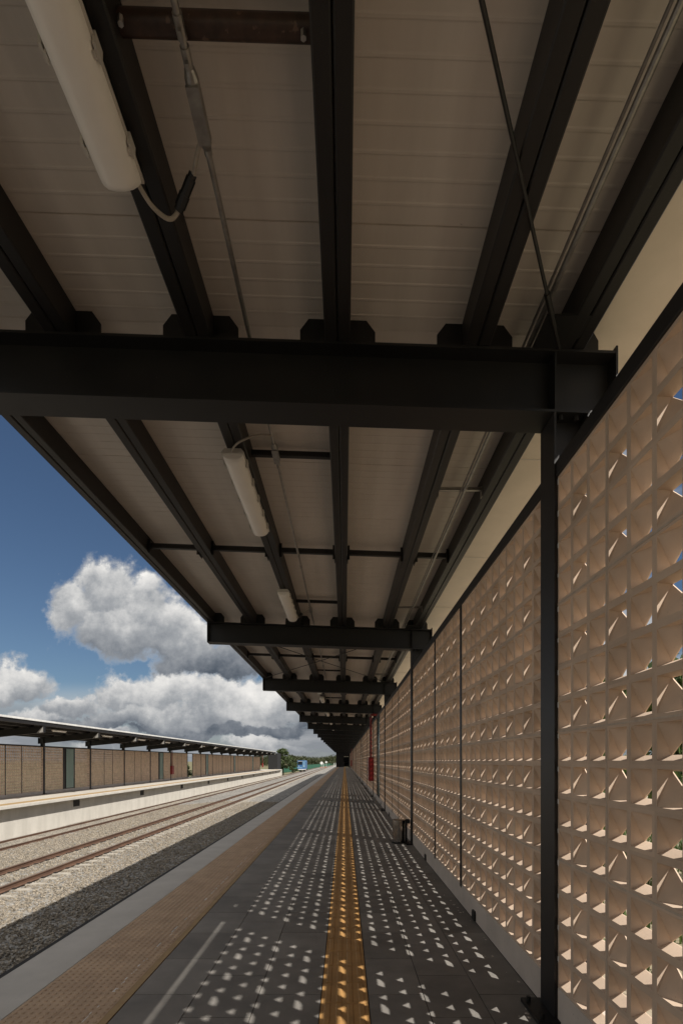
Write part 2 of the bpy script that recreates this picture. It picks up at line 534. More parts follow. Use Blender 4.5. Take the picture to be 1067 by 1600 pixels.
def canopy(root, z13, slope, open_near=True, braced=(-1, 1, 3, 5, 7), end_gusset=False):
    def zt(x):
        return z13 + slope * (1.3 - x)     # beam top
    ya, yb = colY(KMIN) - 0.5, colY(KMAX) + 0.4
    xl, xr = -2.665, 1.69
    # ---- beams with columns
    bm = MB()

    def slab(x0, x1, y0, y1, d0, d1, mi=0):
        bm.hexa([(x0, y0, zt(x0) + d0), (x1, y0, zt(x1) + d0), (x1, y1, zt(x1) + d0), (x0, y1, zt(x0) + d0),
                 (x0, y0, zt(x0) + d1), (x1, y0, zt(x1) + d1), (x1, y1, zt(x1) + d1), (x0, y1, zt(x0) + d1)], mi)
    h = 0.11
    slab(xl, xr, -h, h, -0.016, 0)
    slab(xl, xr, -h, h, -BD, -BD + 0.016)
    slab(xl, xr, -0.007, 0.007, -BD + 0.016, -0.016)
    beam_me = bm.mesh('beam', M['beam'])
    end_mes = []
    for args in ((xl - 0.012, xl - .001, -h - 0.002, h + 0.002, -BD - 0.004, 0.004), (xr + .001, xr + 0.014, -h - 0.002, h + 0.002, -BD - 0.004, 0.03)):
        bm = MB()
        slab(*args)
        end_mes.append(bm.mesh('end_plate', M['beam']))
    stif_mes = []
    for ya_, yb_ in ((-h + 0.004, -0.008), (0.008, h - 0.004)):
        bm = MB()
        slab(1.312, 1.324, ya_, yb_, -BD + 0.017, -0.017)
        stif_mes.append(bm.mesh('stiffener', M['beam']))
    cl_mes = []
    for px in PURX:
        c = MB()
        zz = zt(px)
        sl = lambda x: zt(x) + 0.001
        prof = [(-.24, 0), (.24, 0), (.24, .125), (.185, .198), (-.185, .198), (-.24, .125)]
        if px > 1.3:
            prof = [(-.2, 0), (.2, 0), (.2, .12), (.16, .19), (-.16, .19), (-.2, .12)]
        if px < -2.5:
            prof = [(-.045, 0), (.26, 0), (.26, .125), (.2, .198), (-.045, .198)]
        c.prism(prof, lambda p, q, t: (px + p, t, sl(px + p) + q), -0.03, -0.016)
        cl_mes.append(c.mesh('cleat', M['beam']))
    cm = MB()
    zb = zt(1.415) - BD
    zbi = zt(1.305) - BD - 0.002
    zbo = zt(1.525) - BD - 0.002
    for (x0, x1, y0, y1) in ((1.305, 1.317, -COLW / 2, COLW / 2), (1.513, 1.525, -COLW / 2, COLW / 2), (1.3165, 1.5135, -0.006, 0.006)):
        cm.hexa([(x0, y0, 0.03), (x1, y0, 0.03), (x1, y1, 0.03), (x0, y1, 0.03),
                 (x0, y0, zt(x0) - BD - .001), (x1, y0, zt(x1) - BD - .001), (x1, y1, zt(x1) - BD - .001), (x0, y1, zt(x0) - BD - .001)])
    cm.box(1.318, 1.512, -0.115, -0.103, 0.03, WALL_TOP)      # closing strips towards the wall
    cm.box(1.318, 1.512, 0.103, 0.115, 0.03, WALL_TOP)
    col_me = cm.mesh('column', M['steel'])
    bp = MB()
    bp.box(1.19, 1.60, -0.17, 0.17, 0.004, 0.03)
    bp_me = bp.mesh('base_plate', M['beam'])
    bt = MB()
    bt.tube([(0, 0, -0.03), (0, 0, 0)], 0.016, 6)
    bt_me = bt.mesh('bolt', M['steel'])
    bt = MB()
    bt.tube([(0, 0, 0), (0, 0, .03)], 0.014, 6)
    bf_me = bt.mesh('anchor_bolt', M['beam'])
    for k in range(KMIN, KMAX + 1):
        y = colY(k)
        b = link('beam', beam_me, root, loc=(0, y, 0))
        for me in end_mes:
            link('end_plate', me, b)
        for me in stif_mes:
            link('stiffener', me, b)
        for me in cl_mes:
            link('cleat', me, b)
        if end_gusset:
            g = MB()
            g.prism([(0, -BD), (0, 0), (0.42, -BD)], lambda p, q, t: (xl + p, t, zt(xl + p) + q), -0.1, 0.1)
            gg = link('gusset', g.mesh('gusset', M['gusset']), b)
        c = link('column', col_me, root, loc=(0, y, 0))
        bpl = link('base_plate', bp_me, c)
        if k < 5 and open_near:
            for sy in (-.12, .12):
                link('anchor_bolt', bf_me, c, loc=(1.225, sy, .03))
            for yy in (-.072, .072):
                for xx in (1.36, 1.46):
                    link('bolt', bt_me, c, loc=(xx, yy, zt(xx) - BD))
    # ---- purlins: two channels back to back
    for px in PURX:
        pb = MB()
        for s in (-1, 1):
            a0, a1 = (px - PW / 2, px - 0.003) if s < 0 else (px + 0.003, px + PW / 2)
            e = 0.008
            z0 = zt(px) + 0.003 + (0.0)
            prof = [(a0 + e, 0), (a1 - e, 0), (a1, e), (a1, PH), (a0, PH), (a0, e)]
            pb.prism(prof, lambda p, q, t: (p, t, z0 + q), ya, yb)
        pb.build('purlin', M['steel'], root)
    # ---- spacer bars
    for k in range(KMIN, KMAX):
        ym = colY(k) + D / 2
        if k < 10 and open_near:
            zc = lambda x: zt(x) + 0.10
            for i in range(5):
                x0, x1 = PURX[i] + PW / 2, PURX[i + 1] - PW / 2
                sb = MB()
                sb.hexa([(x0 + .008, ym - .025, zc(x0) - .03), (x1 - .008, ym - .025, zc(x1) - .03), (x1 - .008, ym + .025, zc(x1) - .03), (x0 + .008, ym + .025, zc(x0) - .03),
                         (x0 + .008, ym - .025, zc(x0) + .03), (x1 - .008, ym - .025, zc(x1) + .03), (x1 - .008, ym + .025, zc(x1) + .03), (x0 + .008, ym + .025, zc(x0) + .03)])
                o = sb.build('spacer_bar', M['steel'], root)
                if k < 4:
                    for xx, s in ((x0, 1), (x1, -1)):
                        zz = zt(xx)
                        pl = MB()
                        pl.box(min(xx, xx + s * .008), max(xx, xx + s * .008), ym - .075, ym + .075, zz - 0.015, zz + .165)
                        pl.box(min(xx, xx + s * .03), max(xx, xx + s * .03), ym - .075, ym - .066, zz - 0.015, zz + .165)
                        pl.build('end_plate', M['beam'], o)
            for dy in ((1.37, 5.76) if k >= 0 else (1.37, 5.53)):
                s2 = MB()
                x0, x1 = PURX[2] + PW / 2 - .002, PURX[3] - PW / 2 + .002
                yy = colY(k) + dy
                s2.hexa([(x0, yy - .022, zt(x0) + .115), (x1, yy - .022, zt(x1) + .115), (x1, yy + .022, zt(x1) + .115), (x0, yy + .022, zt(x0) + .115),
                         (x0, yy - .022, zt(x0) + .16), (x1, yy - .022, zt(x1) + .16), (x1, yy + .022, zt(x1) + .16), (x0, yy + .022, zt(x0) + .16)])
                if k == -1 and dy > 3:
                    s2 = MB()
                    s2.tube([(x0, yy, zt(x0) + .12), (x1, yy, zt(x1) + .12)], 0.037, 14)
                    o2 = s2.build('spacer_pipe', M['rustpipe'], root, smooth=True)
                    o2['label'] = 'rusty brown spacer pipe'
                    for (bx, by, bz) in ((x1 - .03, yy - .02, zt(x1) + .07), (x0 + .02, yy - .04, zt(x0) + .07)):
                        b2 = MB()
                        b2.tube([(bx, by, bz - .014), (bx, by, bz + .014)], .011, 6)
                        b2.build('bolt', M['bolt'], o2)
                else:
                    s2.build('conduit_bar', M['steel'], root)
    # ---- tie rods
    for k in braced:
        y0, y1 = colY(k), colY(k + 1)
        for (xa, xb) in ((-2.6, 1.33), (1.33, -2.6)):
            t = MB()
            za, zb2 = zt(xa) + .005, zt(xb) + .005
            A, B = Vector((xa, y0 + .12, za - .0)), Vector((xb, y1 - .12, zb2 - .0))
            mid = (A + B) / 2 - Vector((0, 0, 0.015))
            t.tube([A, mid, B], 0.0095, 8)
            for (P, Q) in ((A, B), (B, A)):
                d = (Q - P).normalized()
                t.tube([P + d * .16, P + d * .42], 0.017, 8)
                t.tube([P - d * .03, P + d * .16], 0.013, 8)
            rod = t.build('tie_rod', M['steel'], root, smooth=True)
    # gusset plates for the rods by the columns
    for k in (0, 1, 2, 3):
        g = MB()
        y = colY(k)
        g.prism([(-.13, -.13), (.13, -.13), (.13, .02), (.05, .13), (-.13, .13)], lambda p, q, t: (1.30 + p, y - 0.22 + q, zt(1.3) + t), .0, .012)
        g.build('rod_plate', M['beam'], root)
    # ---- roof sheet: shallow ribs across, a dark joint every tenth
    prof = []
    y = ya
    step = 0.112
    i = 0
    while y < yb:
        if i % 10 == 3:
            prof += [(y, 0), (y + .002, .011), (y + .008, .011), (y + .010, 0)]
        else:
            prof += [(y, 0.0), (y + .006, -.0035), (y + .016, -.0035), (y + .024, 0)]
        y += step
        i += 1
    prof.append((yb, 0))

    def zr(x):
        return zt(x) + 0.003 + PH + 0.012
    xa, xs = -2.735, 1.556
    V, Fc = [], []
    for (yy, dz) in prof:
        V += [(xa, yy, zr(xa) + dz), (xs, yy, zr(xs) + dz)]
    n = len(prof)
    for i in range(n - 1):
        Fc.append((2 * i, 2 * i + 1, 2 * i + 3, 2 * i + 2))
    rb = MB()
    rb.add(V, Fc, 0)
    T = 0.075
    rb.add([(xa, ya, zr(xa) + T), (xs, ya, zr(xs) + T), (xs, yb, zr(xs) + T), (xa, yb, zr(xa) + T),
            (xa, ya, zr(xa)), (xs, ya, zr(xs)), (xs, yb, zr(xs)), (xa, yb, zr(xa))],
           [(0, 1, 2, 3), (1, 5, 6, 2), (0, 4, 5, 1), (3, 2, 6, 7)], 1)
    # eave trim along the track side
    rb.hexa([(xa - .02, ya, zr(xa) - .004), (xa - .001, ya, zr(xa) - .004), (xa - .001, yb, zr(xa) - .004), (xa - .02, yb, zr(xa) - .004),
             (xa - .02, ya, zr(xa) + T + .03), (xa - .001, ya, zr(xa) + T + .03), (xa - .001, yb, zr(xa) + T + .03), (xa - .02, yb, zr(xa) + T + .03)], 1)
    me = bpy.data.meshes.new('roof_sheet')
    me.from_pydata(rb.v, [], rb.f)
    me.materials.append(M['roof'])
    me.materials.append(M['rooftop'])
    me.polygons.foreach_set('material_index', rb.mi)
    me.update()
    link('roof_sheet', me, root)
    # ---- gutter sheet over the screen wall
    gb = MB()
    xg = 1.558
    for k in range(KMIN, KMAX):
        xe = 1.949 if (open_near and k == -1) else 2.06
        a, b = colY(k), colY(k + 1)
        gb.hexa([(xg, a, zr(xg) - .004), (xe, a, zr(xe) - .004), (xe, b, zr(xe) - .004), (xg, b, zr(xg) - .004),
                 (xg, a, zr(xg)), (xe, a, zr(xe)), (xe, b, zr(xe)), (xg, b, zr(xg))])
        gb.hexa([(xe + .001, a, zr(xe) - .004), (xe + .005, a, zr(xe) - .004), (xe + .005, b, zr(xe) - .004), (xe + .001, b, zr(xe) - .004),
                 (xe + .001, a, zr(xe) + .12), (xe + .005, a, zr(xe) + .12), (xe + .005, b, zr(xe) + .12), (xe + .001, b, zr(xe) + .12)])
        for j in range(3):
            q = a + D * (j + .62) / 3
            gb.hexa([(xg + .001, q, zr(xg) - .008), (xe - .002, q, zr(xe) - .008), (xe - .002, q + .012, zr(xe) - .008), (xg + .001, q + .012, zr(xg) - .008),
                     (xg + .001, q, zr(xg) - .0045), (xe - .002, q, zr(xe) - .0045), (xe - .002, q + .012, zr(xe) - .0045), (xg + .001, q + .012, zr(xg) - .0045)], 1)
    gb.build('gutter', [M['soffit'], M['house']], root)
    return zt


# =================================================================== near platform
near = empty('platform_canopy', (0, 0, 0))
tag(near, 'black steel platform canopy with pale ribbed ceiling on the block wall beside the camera', 'canopy')
ZN = 4.207
ZT = canopy(near, ZN, 0.0345)

wall = empty('screen_wall', (0, 0, 0))
tag(wall, 'beige perforated block wall along the dark tiled platform, lit from behind', 'wall')
screen_wall(wall, doors=(2, 5, 8, 11, 14))

YA, YB = colY(KMIN) - 1.0, 141.5
# ---- platform body
pb = MB()
pb.box(EDGE + 0.02, WX + 0.6, YA, YB, -2.4, -0.008)
pf = pb.build('platform', M['grout'])
tag(pf, kind='structure')


def tile_field(name, x0, x1, w, l, y0, y1, z, m, gap=0.006, off=0.5, h=0.008):
    V, Fq = [], []
    nx = max(1, round((x1 - x0) / w))
    w = (x1 - x0) / nx
    g = gap / 2
    for i in range(nx):
        a, b = x0 + i * w + g, x0 + (i + 1) * w - g
        y = y0 - l * (off * (i % 2))
        while y < y1:
            c, d = max(y, y0) + g, min(y + l, y1) - g
            if d > c:
                o = len(V)
                zz = z + random.uniform(-.0006, .0006)
                V += [(a, c, zz), (b, c, zz), (b, d, zz), (a, d, zz), (a, c, zz - h), (b, c, zz - h), (b, d, zz - h), (a, d, zz - h)]
                Fq += [(o, o + 1, o + 2, o + 3), (o, o + 4, o + 5, o + 1), (o + 1, o + 5, o + 6, o + 2), (o + 2, o + 6, o + 7, o + 3), (o + 3, o + 7, o + 4, o)]
            y += l
    me = np_mesh(name, np.array(V), np.array(Fq), [m])
    return me


o = link('platform_paving', tile_field('platform_paving', 0.163, WX - 0.005, 0.39, 0.66, YA, YB, 0.0, M['tile']))
tag(o, kind='structure')
o = link('platform_paving', tile_field('platform_paving', -1.474, -0.163, 0.437, 0.66, YA, YB, 0.0, M['tile']))
tag(o, kind='structure')

# guiding strip with long bars
gs = MB()
gw = 0.161
V, Fq = [], []
y = YA
while y < YB:
    L_ = 0.32
    x0, x1, a, b = -gw + .002, gw - .002, y + .0015, y + L_ - .0015
    o_ = len(V)
    V += [(x0, a, .003), (x1, a, .003), (x1, b, .003), (x0, b, .003), (x0, a, -.006), (x1, a, -.006), (x1, b, -.006), (x0, b, -.006)]
    Fq += [(o_, o_ + 1, o_ + 2, o_ + 3), (o_, o_ + 4, o_ + 5, o_ + 1), (o_ + 1, o_ + 5, o_ + 6, o_ + 2), (o_ + 2, o_ + 6, o_ + 7, o_ + 3), (o_ + 3, o_ + 7, o_ + 4, o_)]
    if y < 60:
        for cx in (-.114, -.038, .038, .114):
            o_ = len(V)
            aa, bb = a + .008, b - .008
            V += [(cx - .020, aa, .003), (cx + .020, aa, .003), (cx + .020, bb, .003), (cx - .020, bb, .003),
                  (cx - .015, aa + .004, .0075), (cx + .015, aa + .004, .0075), (cx + .015, bb - .004, .0075), (cx - .015, bb - .004, .0075)]
            Fq += [(o_ + 4, o_ + 5, o_ + 6, o_ + 7), (o_, o_ + 1, o_ + 5, o_ + 4), (o_ + 1, o_ + 2, o_ + 6, o_ + 5), (o_ + 2, o_ + 3, o_ + 7, o_ + 6), (o_ + 3, o_, o_ + 4, o_ + 7)]
    y += L_
o = link('guiding_pavement', np_mesh('guiding_pavement', np.array(V), np.array(Fq), [M['tact_or']]))
tag(o, kind='structure')

# warning strip with truncated domes
V, Fq, mi = [], [], []
TX0, TX1 = -2.155, -1.532
y = YA
while y < YB:
    L_ = 0.338
    for i in range(2):
        a, b = TX0 + i * (TX1 - TX0) / 2 + .0015, TX0 + (i + 1) * (TX1 - TX0) / 2 - .0015
        c, d = y + .0015, y + L_ - .0015
        o_ = len(V)
        V += [(a, c, .002), (b, c, .002), (b, d, .002), (a, d, .002), (a, c, -.006), (b, c, -.006), (b, d, -.006), (a, d, -.006)]
        Fq += [(o_, o_ + 1, o_ + 2, o_ + 3), (o_, o_ + 4, o_ + 5, o_ + 1), (o_ + 1, o_ + 5, o_ + 6, o_ + 2), (o_ + 2, o_ + 6, o_ + 7, o_ + 3), (o_ + 3, o_ + 7, o_ + 4, o_)]
        if -1 < y < 34:
            n = 6
            s = L_ / n
            for p in range(n):
                for q in range(n):
                    cx = a + (p + .5) * (b - a) / n
                    cy = c + (q + .5) * (d - c) / n
                    o_ = len(V)
                    r1, r2 = .0175, .0115
                    for r, z in ((r1, .002), (r2, .0075)):
                        for t in range(8):
                            an = t * math.pi / 4
                            V.append((cx + r * math.cos(an), cy + r * math.sin(an), z))
                    for t in range(8):
                        Fq.append((o_ + t, o_ + (t + 1) % 8, o_ + 8 + (t + 1) % 8, o_ + 8 + t))
                    Fq.append((o_ + 8, o_ + 9, o_ + 10, o_ + 11))
                    Fq.append((o_ + 8, o_ + 11, o_ + 12, o_ + 15))
                    Fq.append((o_ + 12, o_ + 13, o_ + 14, o_ + 15))
    y += L_
o = link('warning_pavement', np_mesh('warning_pavement', np.array(V), np.array(Fq), [M['tact_tan']]))
tag(o, kind='structure')

b = MB()
y = YA
while y < YB:
    b.box(-1.5305, -1.4785, y + .0015, min(y + .66, YB) - .0015, -.006, .0025)
    y += .66
o = b.build('pavement_border', M['tact_line'])
tag(o, kind='structure')
# broken pale dashes along the warning strip
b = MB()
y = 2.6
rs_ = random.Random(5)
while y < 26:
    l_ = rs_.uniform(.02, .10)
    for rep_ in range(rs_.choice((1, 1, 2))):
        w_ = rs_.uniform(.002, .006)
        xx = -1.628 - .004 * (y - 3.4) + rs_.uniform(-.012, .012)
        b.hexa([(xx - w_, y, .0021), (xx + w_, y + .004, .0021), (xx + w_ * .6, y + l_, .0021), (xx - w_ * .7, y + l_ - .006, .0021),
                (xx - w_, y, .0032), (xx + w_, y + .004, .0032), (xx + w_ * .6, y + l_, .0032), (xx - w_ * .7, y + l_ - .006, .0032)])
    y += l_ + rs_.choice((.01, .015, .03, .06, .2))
o = b.build('pavement_dashes', M['white'])
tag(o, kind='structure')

b = MB()
rs_ = random.Random(8)
for i in range(70):
    yy = rs_.uniform(2.6, 9.5) if i > 34 else rs_.gauss(3.25, .28)
    xx = 1.30 - abs(rs_.gauss(0, .07)) - .01
    r_ = rs_.uniform(.004, .02)
    n_ = rs_.randint(5, 8)
    ring = [(xx + math.cos(6.283 * q / n_) * r_ * rs_.uniform(.5, 1.2), yy + math.sin(6.283 * q / n_) * r_ * rs_.uniform(.6, 1.9)) for q in range(n_)]
    zq = .0012 + .00012 * (i % 12)
    b.add([(p, q, zq) for p, q in ring] + [(xx, yy, zq + .0035)], [(q, (q + 1) % n_, n_) for q in range(n_)])
o = b.build('mortar_splashes', M['plinth'])
tag(o, 'dried grey mortar splashes on the floor along the foot of the wall', 'mortar splashes', kind='stuff')

eb = MB()
y = YA
while y < YB:
    eb.box(EDGE, TX0 - .006, y + .002, min(y + 2.95, YB) - .002, -.35, 0.0)
    y += 2.95
o = eb.build('platform_edge', M['edge'], bevel=0.004)
tag(o, kind='structure')
nb = MB()
nb.box(EDGE - 0.062, EDGE - .002, YA, YB, -.16, -.012)
nb.box(EDGE - 0.012, EDGE + .015, YA, YB, -2.4, -.36)
o = nb.build('edge_kerb', M['nosing'])
tag(o, kind='structure')

# ---- end building closing the platform
eb = empty('station_room', (0, 140.5, 0))
tag(eb, 'dark end room closing the far end of the near platform', 'building')
b = MB()
b.box(-2.3, -0.18, 0, 9, 0, 4.6)
b.box(1.02, 2.0, 0, 9, 0, 4.6)
b.box(-0.18, 1.02, 0, 0.3, 2.75, 4.6)
b.box(-0.18, 1.02, 6, 6.3, 0, 2.75)
b.build('wall', M['dark'], eb)
b = MB()
b.box(-0.18, 1.02, -0.08, 0.0, 2.75, 2.86)
b.build('lintel', M['house'], eb)
b = MB()
b.box(-0.15, 0.6, 3.0, 3.1, 1.1, 1.25)
b.build('counter', M['house'], eb)

# ------------------------------------------------------------------ lights
def light_meshes(L_):
    w = 0.088
    prof = [(-w, 0.0), (-w, -.012), (-.078, -.040), (-.055, -.064), (-.02, -.074), (.02, -.074), (.055, -.064), (.078, -.040), (w, -.012), (w, 0)]
    d = MB()
    rings = []
    for (t, s) in ((0, .55), (.012, .80), (.03, .95), (.055, 1.0), (L_ - .055, 1.0), (L_ - .03, .95), (L_ - .012, .80), (L_, .55)):
        rings.append([(p * (0.93 + .07 * s), t, q * s) for p, q in prof])
    V = [q for r in rings for q in r]
    n = len(prof)
    Fc = []
    for i in range(len(rings) - 1):
        for k in range(n):
            Fc.append((i * n + k, i * n + (k + 1) % n, (i + 1) * n + (k + 1) % n, (i + 1) * n + k))
    Fc += [tuple(range(n - 1, -1, -1)), tuple(range((len(rings) - 1) * n, len(rings) * n))]
    d.add(V, Fc)
    dm = d.mesh('diffuser', M['diff'], smooth=True)
    h = MB()
    h.prism([(-.096, 0.001), (-.096, .014), (-.07, .045), (.07, .045), (.096, .014), (.096, 0.001)], lambda p, q, t: (p, t, q), -.012, L_ + .012)
    hm = h.mesh('housing', M['house'])
    c = MB()
    c.box(.093, .104, -.03, .03, -.026, .022)
    c.box(.085, .0935, -.012, .012, -.034, -.022)
    cm = c.mesh('clip', M['house'])
    return dm, hm, cm


LL = 1.50
LDM, LHM, LCM = light_meshes(LL)
LZ = ZT(-0.95) + 0.003 - 0.048


def tube_light(y, z=None, x=-0.95, clips=True, root=None, rz=0.0):
    r = empty('tube_light', (x, y, LZ if z is None else z), rz)
    h = link('housing', LHM, r)
    link('diffuser', LDM, r)
    if clips:
        for i in range(5):
            yy = .14 + i * (LL - .28) / 4
            c = link('clip', LCM, r, loc=(0, yy, 0))
            c2 = link('clip', LCM, r, loc=(0, yy, 0))
            c2.scale = (-1, 1, 1)
    return r


CZ = ZT(-0.605) + 0.06       # left conduit height


def cable(root, pts, r=0.010, connector=None, m='cable'):
    """pts in world space, becomes a child of the light"""
    off = Vector(root.location)
    # Catmull-Rom smoothing
    P = [Vector(p) for p in pts]
    Q = [P[0]] + P + [P[-1]]
    S = []
    for i in range(1, len(Q) - 2):
        for t in range(6):
            u = t / 6
            a, b, c, d = Q[i - 1], Q[i], Q[i + 1], Q[i + 2]
            S.append(0.5 * ((2 * b) + (c - a) * u + (2 * a - 5 * b + 4 * c - d) * u * u + (3 * b - a - 3 * c + d) * u ** 3))
    S.append(P[-1])
    mb = MB()
    mb.tube([s - off for s in S], r, 8)
    o = mb.build('cable', M[m], root, smooth=True)
    if connector:
        A, B = Vector(connector[0]) - off, Vector(connector[1]) - off
        k = MB()
        d = (B - A)
        k.tube([A, A + d * .12, A + d * .121, A + d * .45, A + d * .451, A + d * .88, A + d * .881, B], [.022, .022, .026, .026, .023, .023, .019, .019], 10)
        k.build('connector', M['black'], root, smooth=False)
    return o


def img_pt(px, py, Y):
    return ((px - VPX) * Y / F_PX, Y, CAM_H + (VPY - py) * Y / F_PX)


# the nearest light, with its hanging connector
l0 = tube_light(0.865)
l0.location.x = -1.0
tag(l0, 'white tube light nearest the camera, wired to a black connector on its hanging cable', 'ceiling light', 'tube lights under the near canopy')
e0 = Vector((-0.93, 0.865 + LL, LZ - .01))
cable(l0, [e0, Vector((-.89, 2.44, LZ - .035)), Vector((-.83, 2.50, LZ - .03)), Vector((-.775, 2.49, LZ + .02)), Vector((-.70, 2.42, LZ + .075)), Vector((-.655, 2.33, CZ - .02)), Vector((-.61, 2.26, CZ))],
      connector=((-.79, 2.50, LZ + .01), (-.695, 2.41, LZ + .085)))

# second: cable arching from its near end
l1 = tube_light(4.47)
tag(l1, 'white tube light just past the first big beam, cable arching from its near end', 'ceiling light', 'tube lights under the near canopy')
cable(l1, [img_pt(362, 706, 4.46), img_pt(365, 699, 4.36), img_pt(373, 691, 4.30), img_pt(388, 684, 4.28), img_pt(406, 679.5, 4.30), img_pt(424, 680, 4.34)], r=.0085)
l2 = tube_light(8.12)
tag(l2, 'white tube light hanging right before the second big beam', 'ceiling light', 'tube lights under the near canopy')
cable(l2, [Vector((-.92, 8.12 + LL, LZ + .0)), Vector((-.85, 9.50, LZ - .01)), Vector((-.74, 9.46, LZ + .06)), Vector((-.62, 9.36, CZ))], r=.010,
      connector=((-.83, 9.50, LZ + .0), (-.76, 9.47, LZ + .05)))
proto = tube_light(11.26, clips=False)
names = {0: 'white tube light in the cross braced bay, the nearer of its two',
         1: 'white tube light in the cross braced bay, the farther of its two'}
cnt = 0
for k in range(2, KMAX):
    for dy in (1.25, 4.32):
        if cnt == 0:
            o = proto
        else:
            o = copy_tree(proto)
        o.location = (-.95, colY(k) + dy, LZ)
        lab = names.get(cnt, 'small far white tube light in the row beyond the cross braced bay')
        tag(o, lab, 'ceiling light', 'tube lights under the near canopy')
        cnt += 1

# ------------------------------------------------------------------ conduits
cd = empty('conduit_pipe', (-.605, 0, CZ))
tag(cd, 'galvanized conduit running beside the row of tube lights under the ceiling', 'conduit')
m_ = MB()
m_.tube([(0, YA + 1, 0), (0, colY(KMAX) - .5, 0)], 0.0135, 10)
m_.build('pipe', M['galv'], cd, smooth=True)


def coupler(root, y, big=False):
    k = MB()
    if big:
        k.tube([(0, y - .16, 0), (0, y - .135, 0), (0, y - .13, 0), (0, y - .10, 0), (0, y + .10, 0), (0, y + .13, 0), (0, y + .135, 0), (0, y + .16, 0)],
               [.018, .018, .021, .029, .029, .021, .018, .018], 12)
        k.box(-.026, .026, y - .10, y + .10, -.036, -.0255)
        k.build('junction_box', M['galv'], root, smooth=False)
    else:
        k.tube([(0, y - .035, 0), (0, y + .035, 0)], .0185, 10)
        k.box(-.006, .006, y - .008, y + .008, -.032, -.01)
        k.build('coupler', M['galv'], root)


for y, big in ((2.18, True), (2.02, False), (1.93, False), (4.14, False), (4.62, True), (4.80, False), (6.9, False), (7.3, False), (9.36, True), (9.15, False),
               (11.3, True), (13.9, False), (14.9, True), (18.2, True)):
    coupler(cd, y, big)
C2Z = ZT(1.16) + 0.05
ce = empty('conduit_pipe', (1.165, 0, C2Z))
tag(ce, 'thin galvanized conduit held on small brackets between the two purlins next to the wall', 'conduit')
m_ = MB()
m_.tube([(0, YA + 1, 0), (0, colY(KMAX) - .5, 0)], 0.0155, 10)
m_.build('pipe', M['galv'], ce, smooth=True)
m_ = MB()
m_.tube([(-.03, YA + 1, .012), (-.03, colY(6), .012)], 0.008, 8)
m_.build('pipe', M['galv'], ce, smooth=True)
for y in (1.55, 5.15, 9.1, 12.3, 16.1):
    coupler(ce, y - .12)
    k = MB()
    x0, x1 = PURX[4] + PW / 2 - 1.165, PURX[5] - PW / 2 - 1.165
    k.box(x0, x1, y - .02, y + .02, .018, .022)
    k.box(x0, x1, y - .02, y - .016, .018, .045)
    k.box(x0, x1, y + .016, y + .02, .018, .045)
    k.box(x0, x0 + .006, y - .03, y + .03, -.05, .05)
    k.box(x1 - .006, x1, y - .03, y + .03, -.05, .05)
    k.build('bracket', M['galv'], ce)

# ------------------------------------------------------------------ fire hose cabinets
def fire_cabinet(loc, label, rz=0, group=None, ceil=3.75):
    r = empty('hose_cabinet', loc, rz)
    tag(r, label, 'fire cabinet', group)
    b = MB()
    b.box(-.20, .0, -.42, .42, .72, 1.80)
    b.build('cabinet', M['red'], r, bevel=.012)
    d = MB()
    d.box(-.222, -.201, -.39, .39, .75, 1.77)
    dd = d.build('door', M['red'], r, bevel=.006)
    g = MB()
    for i in range(3):  # slanted strips of glare painted onto the red door
        g.prism([(-.26, 0), (-.18, 0), (.18, .17), (.10, .17)], lambda p, q, t: (t, p, .86 + i * .30 + q), -.2255, -.2225)
    g.build('painted_glare', M['pinkglare'], dd)
    h = MB()
    h.box(-.245, -.223, .30, .33, 1.18, 1.34)
    h.build('handle', M['galv'], dd)
    p = MB()
    p.tube([(-.10, .0, 1.80), (-.10, .0, ceil - .10), (-.095, 0, ceil - .04), (-.06, 0, ceil - .01), (0.0, 0, ceil), (.42, 0, ceil)], .055, 12)
    p.build('pipe', M['redpipe'], r, smooth=True)
    f = MB()
    for z in (ceil - .16, ceil - .55, 2.0):
        f.tube([(-.10, 0, z - .03), (-.10, 0, z + .03)], .072, 12)
    f.tube([(-.0, 0, ceil), (.05, 0, ceil)], .072, 12)
    f.build('flange', M['redpipe'], r)
    return r


fire_cabinet((WX - 0.03, colY(3) - .1, 0), 'red fire hose cabinet and riser pipe on the near platform wall, nearer of two there', group='fire cabinets on the near wall')
fire_cabinet((WX - 0.03, colY(13) - .1, 0), 'red fire hose cabinet far down the near platform wall by the dark end room', group='fire cabinets on the near wall')

# ------------------------------------------------------------------ litter bin
tb = empty('litter_bin', (1.075, 10.46, 0))
tag(tb, 'small stainless steel litter bin standing by the second column', 'litter bin')
k = MB()
k.tube([(0, 0, .035), (0, 0, .43), (0, 0, .445)], [.118, .126, .126], 28)
k.build('body', M['stain'], tb, smooth=True)
k = MB()
k.tube([(0, 0, 0), (0, 0, .028), (0, 0, .036)], [.138, .138, .122], 28)
k.build('base_ring', M['black'], tb, smooth=True)
k = MB()
k.tube([(0, 0, .446), (0, 0, .458), (0, 0, .47)], [.132, .132, .105], 28)
k.build('rim', M['stain'], tb, smooth=True)
k = MB()
k.tube([(.15, .02, 0.02), (.15, .02, .47)], .022, 10)
k.box(.128, .215, -.035, .055, .39, .47)
k.box(.10, .22, -.06, .09, 0.004, .022)
k.build('stand', M['black'], tb)

# =================================================================== opposite side
OZ = CAM_H - 2.40             # opposite floor level
OX = -20.473
OY = 2 * Y0 + D * 17


def opp(x, y):                # local to world
    return OX - x, OY - y


